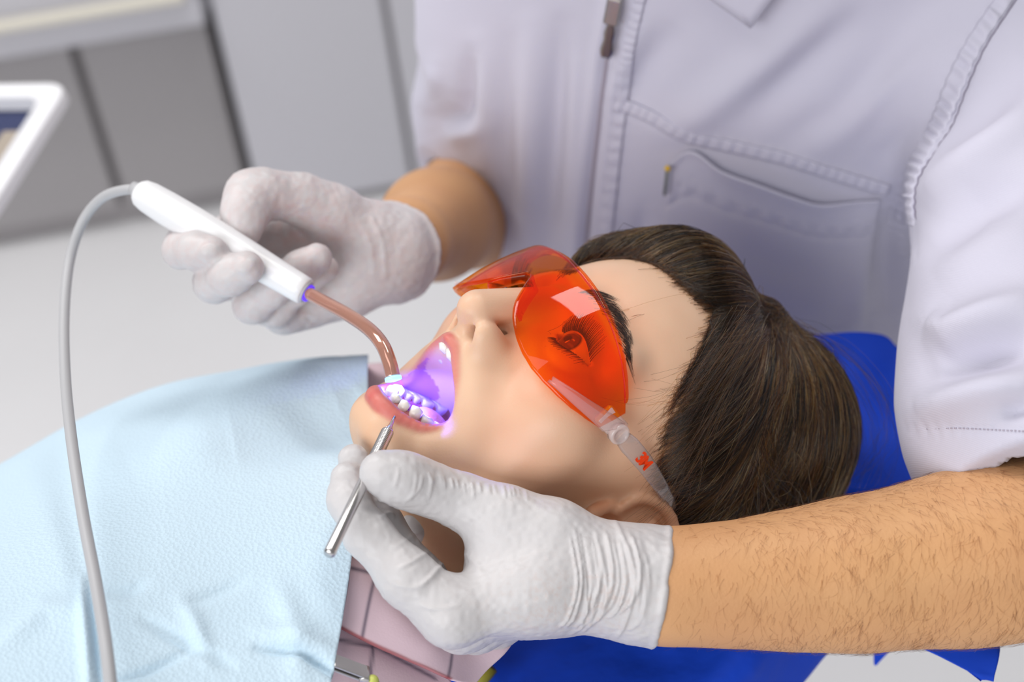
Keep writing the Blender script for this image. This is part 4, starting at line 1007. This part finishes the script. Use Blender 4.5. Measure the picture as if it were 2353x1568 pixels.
def cloth_patch(name, top, bot, nu, nv, base, puff, parent, m, th=.0016, left=None):
    """cloth panel sewn on the jacket: between two picture curves, laid on the surface and lifted"""
    tp = catmull(np.array(top, float), nu); bt = catmull(np.array(bot, float), nu); w = np.linspace(0, 1, nv)
    g = tp[:, None] * (1 - w)[None, :, None] + bt[:, None] * w[None, :, None]
    X = trace(g[..., 0], g[..., 1], jacket_f); n = sdf_grad(jacket_f, X.reshape(-1, 3), .004); qd = g.reshape(-1, 2)
    u = np.repeat(np.linspace(0, 1, nu)[:, None], nv, 1).reshape(-1); ww = np.repeat(w[None], nu, 0).reshape(-1)
    lift = jacket_disp(qd) * .001 * .8 + base + puff(u, ww)
    G_ = (X.reshape(-1, 3) + n * lift[:, None]).reshape(nu, nv, 3); V, F = shell(G_, -th)
    V2 = np.vstack([V]); return mesh_obj(name, c2w(V2), F, m, parent)
pk_top = [(1534, 378), (1592, 340), (1660, 378), (1740, 404), (1815, 432), (1880, 455), (1950, 458), (2021, 456)]
pk_bot = [(1522, 690), (1580, 700), (1660, 715), (1740, 730), (1815, 740), (1870, 745), (1930, 742), (1985, 735)]
pocket = cloth_patch('pocket', pk_top, pk_bot, 90, 60, .0018, lambda u, w: .0075 * np.exp(-(w / .10) ** 2) * np.sin(np.pi * np.clip((u - .1) / .8, 0, 1)) + .0016 * gauss(w, .035) - .0012 * gauss(w - .30, .02) + .0007 * np.sin(u * 70) * gauss(w - .25, .05), jacket, JACK)
# felled seams: puckered bands of cloth along armhole, yoke, zip placket and pocket mouth
def band(name, line, w0, w1, period, amp, th=.0012, nu=240):
    l = catmull(np.array(line, float), 60); T_ = np.gradient(l, axis=0); T_ /= np.linalg.norm(T_, axis=1)[:, None]; nn = np.stack([-T_[:, 1], T_[:, 0]], 1)
    L = np.sum(np.linalg.norm(np.diff(l, axis=0), axis=1)); k = RNG.uniform(0, 6, 3)
    def puff(u, w):
        ph = u * L / period * 2 * math.pi; ph = ph + 1.6 * np.sin(ph * .23 + k[0]) + .9 * np.sin(ph * .41 + k[1])
        return amp * (np.sin(ph + w * 1.2) * .5 + .5) * np.sin(np.pi * np.clip(w, 0, 1)) ** .6 * (.65 + .35 * np.sin(ph * .31 + k[2]))
    return cloth_patch(name, l + nn * w0, l + nn * w1, nu, 9, .0006, puff, jacket, JACK, th)
band('armhole_seam', ARMH[:8], 2, 40, 30, .0014)
band('yoke_seam', YOKE, -4, -30, 27, .00045)
band('placket_seam', ZIP, -38, -60, 26, .0007)
band('pocket_hem', [(1556, 420), (1640, 452), (1720, 478), (1800, 502), (1880, 520), (1950, 526), (2005, 522)], -2, -24, 27, .0005).location.xyz = (0, 0, 0)
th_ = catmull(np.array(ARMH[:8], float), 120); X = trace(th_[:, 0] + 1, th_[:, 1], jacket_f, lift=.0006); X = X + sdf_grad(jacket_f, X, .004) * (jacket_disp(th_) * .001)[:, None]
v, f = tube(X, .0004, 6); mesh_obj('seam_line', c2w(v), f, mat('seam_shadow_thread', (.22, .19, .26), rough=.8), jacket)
# stitched pen tab on the pocket edge
tx = trace(np.array([1533., 1530., 1527.]), np.array([392., 420., 448.]), jacket_f, lift=.006); v, f = tube(tx, .0011, 8); mesh_obj('tab_thread', c2w(v), f, mat('dark_thread', (.16, .17, .16), rough=.7), jacket)
tx = trace(np.array([1530., 1538.]), np.array([384., 391.]), jacket_f, lift=.007); v, f = tube(tx, .0017, 10); mesh_obj('yellow_tab', c2w(v), f, mat('yellow_thread', (.80, .50, .02), rough=.6), jacket)
# collar point
def lin(p, n):
    p = np.array(p, float); L = np.r_[0, np.cumsum(np.linalg.norm(np.diff(p, axis=0), axis=1))]; t = np.linspace(0, L[-1], n); return np.stack([np.interp(t, L, p[:, i]) for i in range(2)], 1)
co = np.vstack([lin([(1500, -105), (1620, -8), (1724, 66)], 14), lin([(1730, 60), (1778, -5), (1850, -110), (1930, -230)], 14)]); ne = lin([(1500, -130), (1590, -190), (1700, -250), (1870, -330)], 28)
cg = ne[:, None] * (1 - np.linspace(0, 1, 10))[None, :, None] + co[:, None] * np.linspace(0, 1, 10)[None, :, None]
X = trace(cg[..., 0], cg[..., 1], jacket_f, lift=.012)
v, f = shell(X, -.0022); mesh_obj('collar', c2w(v), f, JACK, jacket)
# zip: teeth line and pull
zp = catmull(np.array(ZIP, float), 90); zx = trace(zp[:, 0], zp[:, 1], jacket_f); zn = sdf_grad(jacket_f, zx, .004); zq = jacket_disp(zp) * .001
path = zx + zn * (zq + .0006)[:, None]; v, f = tube(path, .0016, 8); zipper = mesh_obj('zipper', c2w(v), f, mat('zip_tape', (.34, .30, .36), rough=.6), jacket)
NICK = mat('dark_nickel', (.40, .38, .37), rough=.3, metal=1.0)
def zpt(x, y, l): return trace(np.array([float(x)]), np.array([float(y)]), jacket_f, lift=l)[0]
a, b = zpt(1414, 0, .007), zpt(1404, 50, .008); v, f = box((a + b) / 2, np.stack([(b - a) / np.linalg.norm(b - a), np.cross(tn, (b - a) / np.linalg.norm(b - a)), tn]), (.009, .0046, .003), .0012); mesh_obj('zip_slider', c2w(v), f, NICK, jacket, smooth=False)
a, b = zpt(1404, 52, .009), zpt(1391, 134, .008); dz = (b - a) / np.linalg.norm(b - a); sd = np.cross(tn, dz); outl = [(0, .0018), (.3, .0034), (.5, .003), (.8, .0042), (1, .0026)]; Lz = np.linalg.norm(b - a)
g = np.array([[a + dz * t * Lz + sd * w * s_ for s_ in (-1, -.5, 0, .5, 1)] for t, w in catmull(np.array(outl), 16)]); v, f = shell(g, .0016); mesh_obj('zip_pull', c2w(v), f, NICK, jacket)
# stitches along the armhole and the hem
STM = mat('lilac_thread', (.46, .42, .50), rough=.7)
def stitches(pts, step, name):
    pts = np.array(pts, float); L = np.r_[0, np.cumsum(np.linalg.norm(np.diff(pts, axis=0), axis=1))]; s = np.arange(4, L[-1], step); parts = []
    a = np.stack([np.interp(s, L, pts[:, i]) for i in range(2)], 1); b = np.stack([np.interp(s + step * .55, L, pts[:, i]) for i in range(2)], 1)
    A = trace(a[:, 0], a[:, 1], jacket_f); B = trace(b[:, 0], b[:, 1], jacket_f); nA = sdf_grad(jacket_f, A, .003); nB = sdf_grad(jacket_f, B, .003)
    A = A + nA * (jacket_disp(a) * .001 + .0003)[:, None]; B = B + nB * (jacket_disp(b) * .001 + .0003)[:, None]
    for x, y in zip(A, B): parts.append(tube(np.array([x, y]), .00035, 5))
    v, f = merge(parts); o = mesh_obj(name, c2w(v), f, STM, jacket); o['kind'] = 'stuff'
stitches([(2128, 986), (2200, 984), (2280, 988), (2360, 992)], 9, 'hem_stitching')
# ================================================================ patient's clothes, bib and the chair
def patch(ctrl, nu, nv):
    """bicubic sheet through rows of (px, py, depth)"""
    C = np.array([[P(*c) for c in row] for row in ctrl]); rows = np.stack([catmull(r, nu) for r in C], 0)
    return np.stack([catmull(rows[:, j], nv) for j in range(nu)], 1)
def sheet(G_, th):
    return shell(G_, th)
bibc = [
    [(-20, 1110, .93), (300, 940, .945), (560, 875, .94), (845, 842, .925)],
    [(-20, 1078, .865), (300, 912, .885), (560, 851, .88), (846, 820, .868)],
    [(-40, 1160, .79), (280, 1020, .80), (540, 975, .80), (840, 950, .795)],
    [(-60, 1290, .71), (260, 1190, .725), (520, 1150, .735), (826, 1120, .742)],
    [(-80, 1440, .655), (240, 1360, .675), (500, 1330, .69), (806, 1300, .70)],
    [(-100, 1600, .617), (225, 1530, .64), (480, 1500, .655), (776, 1490, .666)],
    [(-120, 1780, .59), (215, 1700, .612), (470, 1660, .628), (745, 1640, .64)]]
G_ = patch(bibc, 170, 170); q = PX(G_.reshape(-1, 3)); n = np.cross(np.gradient(G_, axis=0), np.gradient(G_, axis=1)); n /= np.linalg.norm(n, axis=2)[..., None]; n = n.reshape(-1, 3)
if (n @ UPC).mean() < 0: n = -n
dsp = np.zeros(len(q))
for pts, w, a in [([(208, 1340), (222, 1450), (236, 1580)], 9, -4.5), ([(188, 1330), (196, 1450), (205, 1580)], 14, 4.0), ([(240, 1365), (300, 1360), (330, 1345)], 14, -2.5), ([(330, 1425), (430, 1480), (530, 1530)], 14, -3.0),
                  ([(430, 1390), (500, 1365), (560, 1340)], 14, -2.0), ([(420, 1385), (450, 1440), (480, 1520)], 20, 3.0), ([(590, 1490), (690, 1505), (740, 1530), (810, 1580)], 9, -5.0), ([(600, 1455), (700, 1470), (780, 1510)], 24, 3.5),
                  ([(250, 1568), (340, 1540), (430, 1500)], 10, -3.5), ([(0, 1480), (100, 1400), (180, 1390)], 24, 3), ([(540, 1020), (680, 990), (800, 960), (840, 900)], 55, -12), ([(300, 1080), (500, 1000), (650, 920), (800, 860)], 70, 7), ([(640, 1350), (680, 1450), (690, 1560)], 30, 3)]:
    d, t, s = polydist(q, pts); dsp += a * gauss(d, w) * np.sin(np.pi * np.clip(t * .9 + .05, 0, 1)) ** .6
dsp += 1.2 * vnoise(G_.reshape(-1, 3) * 18, 3)
BIB = mat('pale_blue_paper', (0.62, 0.78, 0.90), rough=0.8, spec=0.15, bump=[('voro', 520, 0.35, 0.0010)])
G2 = (G_.reshape(-1, 3) + n * (dsp * .001)[:, None]).reshape(G_.shape)
v, f = shell(G2, .0006); bib = mesh_obj('bib', c2w(v), f, BIB); tag(bib, 'pale blue embossed paper bib spread over the patient\'s chest', 'bib')
# shirt under the bib
PINK = mat('pink_checked_cotton', rough=.8, spec=.15, vcol=True, bump=[('noise', 700, .15, .0005)])
def plaid(q, lines, red=None):
    c = np.tile(np.array([.90, .70, .78]), (len(q), 1))
    for pts in lines:
        d, t, s = polydist(q, pts); m = gauss(d, 4.5)[:, None] * .85; c = c * (1 - m) + np.array([.16, .13, .19]) * m
    if red:  # dark red line paints the shadow along the collar edge
        d, t, s = polydist(q, red); m = gauss(d, 4)[:, None] * .85; c = c * (1 - m) + np.array([.40, .08, .09]) * m
    return c
shc = [[(300, 940, .975), (560, 880, .965), (858, 835, .93), (905, 850, .93)], [(280, 1050, .87), (540, 985, .865), (850, 955, .84), (890, 960, .82)], [(260, 1200, .79), (520, 1160, .79), (835, 1130, .775), (868, 1150, .762)],
       [(240, 1370, .70), (500, 1340, .712), (815, 1310, .716), (880, 1345, .720)], [(225, 1540, .67), (480, 1510, .683), (790, 1480, .688), (1010, 1530, .712)], [(215, 1710, .64), (470, 1670, .652), (770, 1640, .664), (1120, 1680, .72)]]
G_ = patch(shc, 120, 120); q = PX(G_.reshape(-1, 3)); cols = plaid(q, [[(859, 1470), (852, 1544), (846, 1620)], [(770, 1470), (862, 1486), (1000, 1560)]])
v, f = shell(G_, .002); shirt = mesh_obj('shirt', c2w(v), f, PINK, patient, cols=np.vstack([cols, cols]))
colc = [[(800, 1288, .712), (832, 1292, .716), (920, 1350, .722), (1040, 1410, .728), (1182, 1472, .735)], [(800, 1340, .700), (850, 1360, .702), (940, 1400, .706), (1040, 1440, .714), (1160, 1500, .727)],
        [(790, 1400, .690), (860, 1430, .690), (950, 1470, .694), (1040, 1500, .703), (1125, 1535, .720)], [(780, 1440, .682), (860, 1481, .681), (940, 1523, .686), (1035, 1561, .696), (1090, 1572, .712)]]
G_ = patch(colc, 110, 60); q = PX(G_.reshape(-1, 3)); cols = plaid(q, [[(862, 1320), (848, 1390), (833, 1462)], [(805, 1312), (840, 1318), (868, 1322)], [(1046, 1480), (1036, 1530), (1026, 1565)]], [(780, 1440), (860, 1481), (940, 1523), (1035, 1561)])
n = np.cross(np.gradient(G_, axis=0), np.gradient(G_, axis=1)); n /= np.linalg.norm(n, axis=2)[..., None]; G_ = G_ + n * (.0025 * vnoise(G_.reshape(-1, 3) * 45, 7)).reshape(G_.shape[:2])[..., None]
v, f = shell(G_, .0016); mesh_obj('shirt_collar', c2w(v), f, PINK, patient, cols=np.vstack([cols, cols]))
# body below, so the cloth lies on something
def pbody_f(X):
    return chain(X, [P(820, 1300, .86), P(500, 1330, .90), P(100, 1450, .86), P(-300, 1640, .80)], [.045, .075, .085, .085], .06)
bv2, bf2 = sdf_mesh(lambda X: smin(pbody_f(X), rc(X, P(520, 1130, .99), P(560, 1500, .86), .045, .05), .05), (-.42, -.36, -1.10), (.02, .02, -.62), .008)
mesh_obj('torso', c2w(bv2), bf2, mat('pink_cotton', (.72, .49, .56), rough=.8), patient)
# bib clip and chain
clip = root('bib_clip', tuple(c2w(P(790, 1540, .66))[0]), 'small steel bib clip with a pale green bead at the bib corner', 'clip')
CL = mat('satin_steel', (.58, .57, .56), rough=.3, metal=.85)
a, b = P(764, 1524, .662), P(838, 1552, .668); d_ = (b - a) / np.linalg.norm(b - a); up_ = UPC - d_ * (UPC @ d_); up_ /= np.linalg.norm(up_); sd_ = np.cross(up_, d_)
v, f = box((a + b) / 2 + up_ * .002, np.stack([d_, sd_, up_]), (np.linalg.norm(b - a) / 2, .0036, .0007), .0003); mesh_obj('upper_jaw', c2w(v), f, CL, clip, smooth=False)
v, f = box((a + b) / 2 - up_ * .001, np.stack([d_, sd_, up_]), (np.linalg.norm(b - a) / 2, .0034, .0007), .0003); mesh_obj('lower_jaw', c2w(v), f, CL, clip, smooth=False)
v, f = lathe(b - sd_ * .004, b + sd_ * .004, [(0, .002), (.0003, .0026), (.0077, .0026), (.008, .002)], 18); mesh_obj('pivot', c2w(v), f, CL, clip)
def ball(c, r):
    return lathe(c - np.array([0, 0, r]), c + np.array([0, 0, r]), [(r - r * math.cos(t), max(r * math.sin(t), 1e-5)) for t in np.linspace(0, math.pi, 12)], 18)
v, f = ball(P(856, 1566, .668), .0031); mesh_obj('bead', c2w(v), f, mat('lime_bead', (.62, .66, .16), rough=.3), clip)
ch = catmull(np.array([P(862, 1570, .668), P(890, 1590, .672), P(940, 1610, .68), P(1010, 1625, .69)]), 14)
for p in ch[1:]: v, f = ball(p, .0017); mesh_obj('chain_ball', c2w(v), f, CL, clip)
# chair: headrest slab under its blue cover (head millimetres)
BLUE = mat('blue_cover', (0.010, 0.065, 0.62), rough=.6, spec=.2, bump=[('noise', 60, .25, .004)])
def rest_f(X):
    d = rbox(X, (-10, -150, 70), np.eye(3), (112, 32, 170), 26)
    d = smax(d, (X - f32([60, -110, 240])) @ f32(np.array([.30, .1, .95])), 10)
    return smax(d, (X - f32([-100, -120, 35])) @ f32(np.array([-.956, 0, .295])), 14)
rv, rf = sdf_mesh(rest_f, (-135, -185, -110), (120, -95, 250), 3.2)
N = vnormals(rv, rf); rv = rv + N * (2.2 * vnoise(rv * .022, 2) + 1.2 * vnoise(rv * .05, 3))[:, None]
chair = root('dental_chair', tuple(np.r_[c2w(P(1500, 1600, 1.0))[0][:2], 0]), 'dental chair headrest under a blue cover behind the patient\'s head', 'chair')
mesh_obj('headrest', h2w(rv), rf, BLUE, chair)
# hanging corners of the cover
def flap(ctrl, name, nu=24, nv=16):
    g = patch(ctrl, nu, nv); nn = np.cross(np.gradient(g, axis=0), np.gradient(g, axis=1)); nn /= np.linalg.norm(nn, axis=2)[..., None]
    g = g + nn * (.006 * vnoise(g.reshape(-1, 3) * [16, 26, 16], 31) + .003 * vnoise(g.reshape(-1, 3) * 50, 32)).reshape(g.shape[:2])[..., None]; v, f = shell(g, .0012); return mesh_obj(name, c2w(v), f, BLUE, chair)
flap([[(2075, 1400, .79), (2160, 1400, .785), (2280, 1400, .78)], [(2088, 1440, .775), (2170, 1440, .77), (2292, 1445, .765)], [(2105, 1478, .76), (2200, 1490, .755), (2297, 1500, .75)], [(2255, 1562, .745), (2268, 1566, .744), (2280, 1568, .744)]], 'cover_corner')
flap([[(1990, 1400, .85), (2030, 1400, .85), (2100, 1400, .85)], [(2008, 1470, .85), (2020, 1472, .85), (2066, 1474, .85)], [(2009, 1528, .85), (2011, 1530, .85), (2014, 1530, .85)]], 'cover_fold')
flap([[(1820, 780, .93), (2010, 768, .915), (2062, 800, .905)], [(1820, 860, .91), (2050, 880, .89), (2110, 900, .88)], [(1820, 980, .885), (2080, 990, .86), (2150, 1010, .85)], [(1820, 1130, .86), (2080, 1130, .83), (2240, 1110, .82)]], 'cover_sheet', 30, 30)
# lever, backrest and column below
v, f = box(P(1772, 1530, .86), np.stack([[.35, .93, .1], [.93, -.35, 0], [.03, .09, -1]]), (.016, .0042, .010), .002); mesh_obj('lever', c2w(v), f, mat('black_plastic', (.012, .012, .014), rough=.4), chair, smooth=False)
v, f = box(P(1792, 1540, .862), np.stack([[.35, .93, .1], [.93, -.35, 0], [.03, .09, -1]]), (.015, .0026, .009), .001); mesh_obj('lever_cap', c2w(v), f, mat('lever_white', (.72, .74, .70), rough=.4), chair, smooth=False)
def back_f(X): return rbox(X, (0, -245, -330), np.eye(3), (220, 40, 300), 35)
rv, rf = sdf_mesh(back_f, (-240, -310, -640), (240, -190, -20), 12); mesh_obj('backrest', h2w(rv), rf, BLUE, chair)
b0 = h2w([0, -160, -250])[0]; v, f = tube(np.array([b0, [b0[0], b0[1], .35], [b0[0], b0[1], .02]]), [.10, .12, .16], 24); mesh_obj('column', v, f, mat('chair_white', (.8, .8, .8), rough=.4), chair)
v, f = lathe(np.array([b0[0], b0[1], 0.0]), np.array([b0[0], b0[1], .1]), [(0, .30), (.03, .30), (.05, .26)], 40); mesh_obj('foot', v, f, chair.children[-1].data.materials[0], chair)
v, f = tube(np.array([P(1085, 1575, .80), P(1105, 1555, .80), P(1125, 1530, .80)]), .0055, 10); mesh_obj('piping', c2w(v), f, mat('olive_piping', (.30, .27, .03), rough=.6), chair)
for o in bpy.data.objects:
    if '_o' in o: del o['_o']
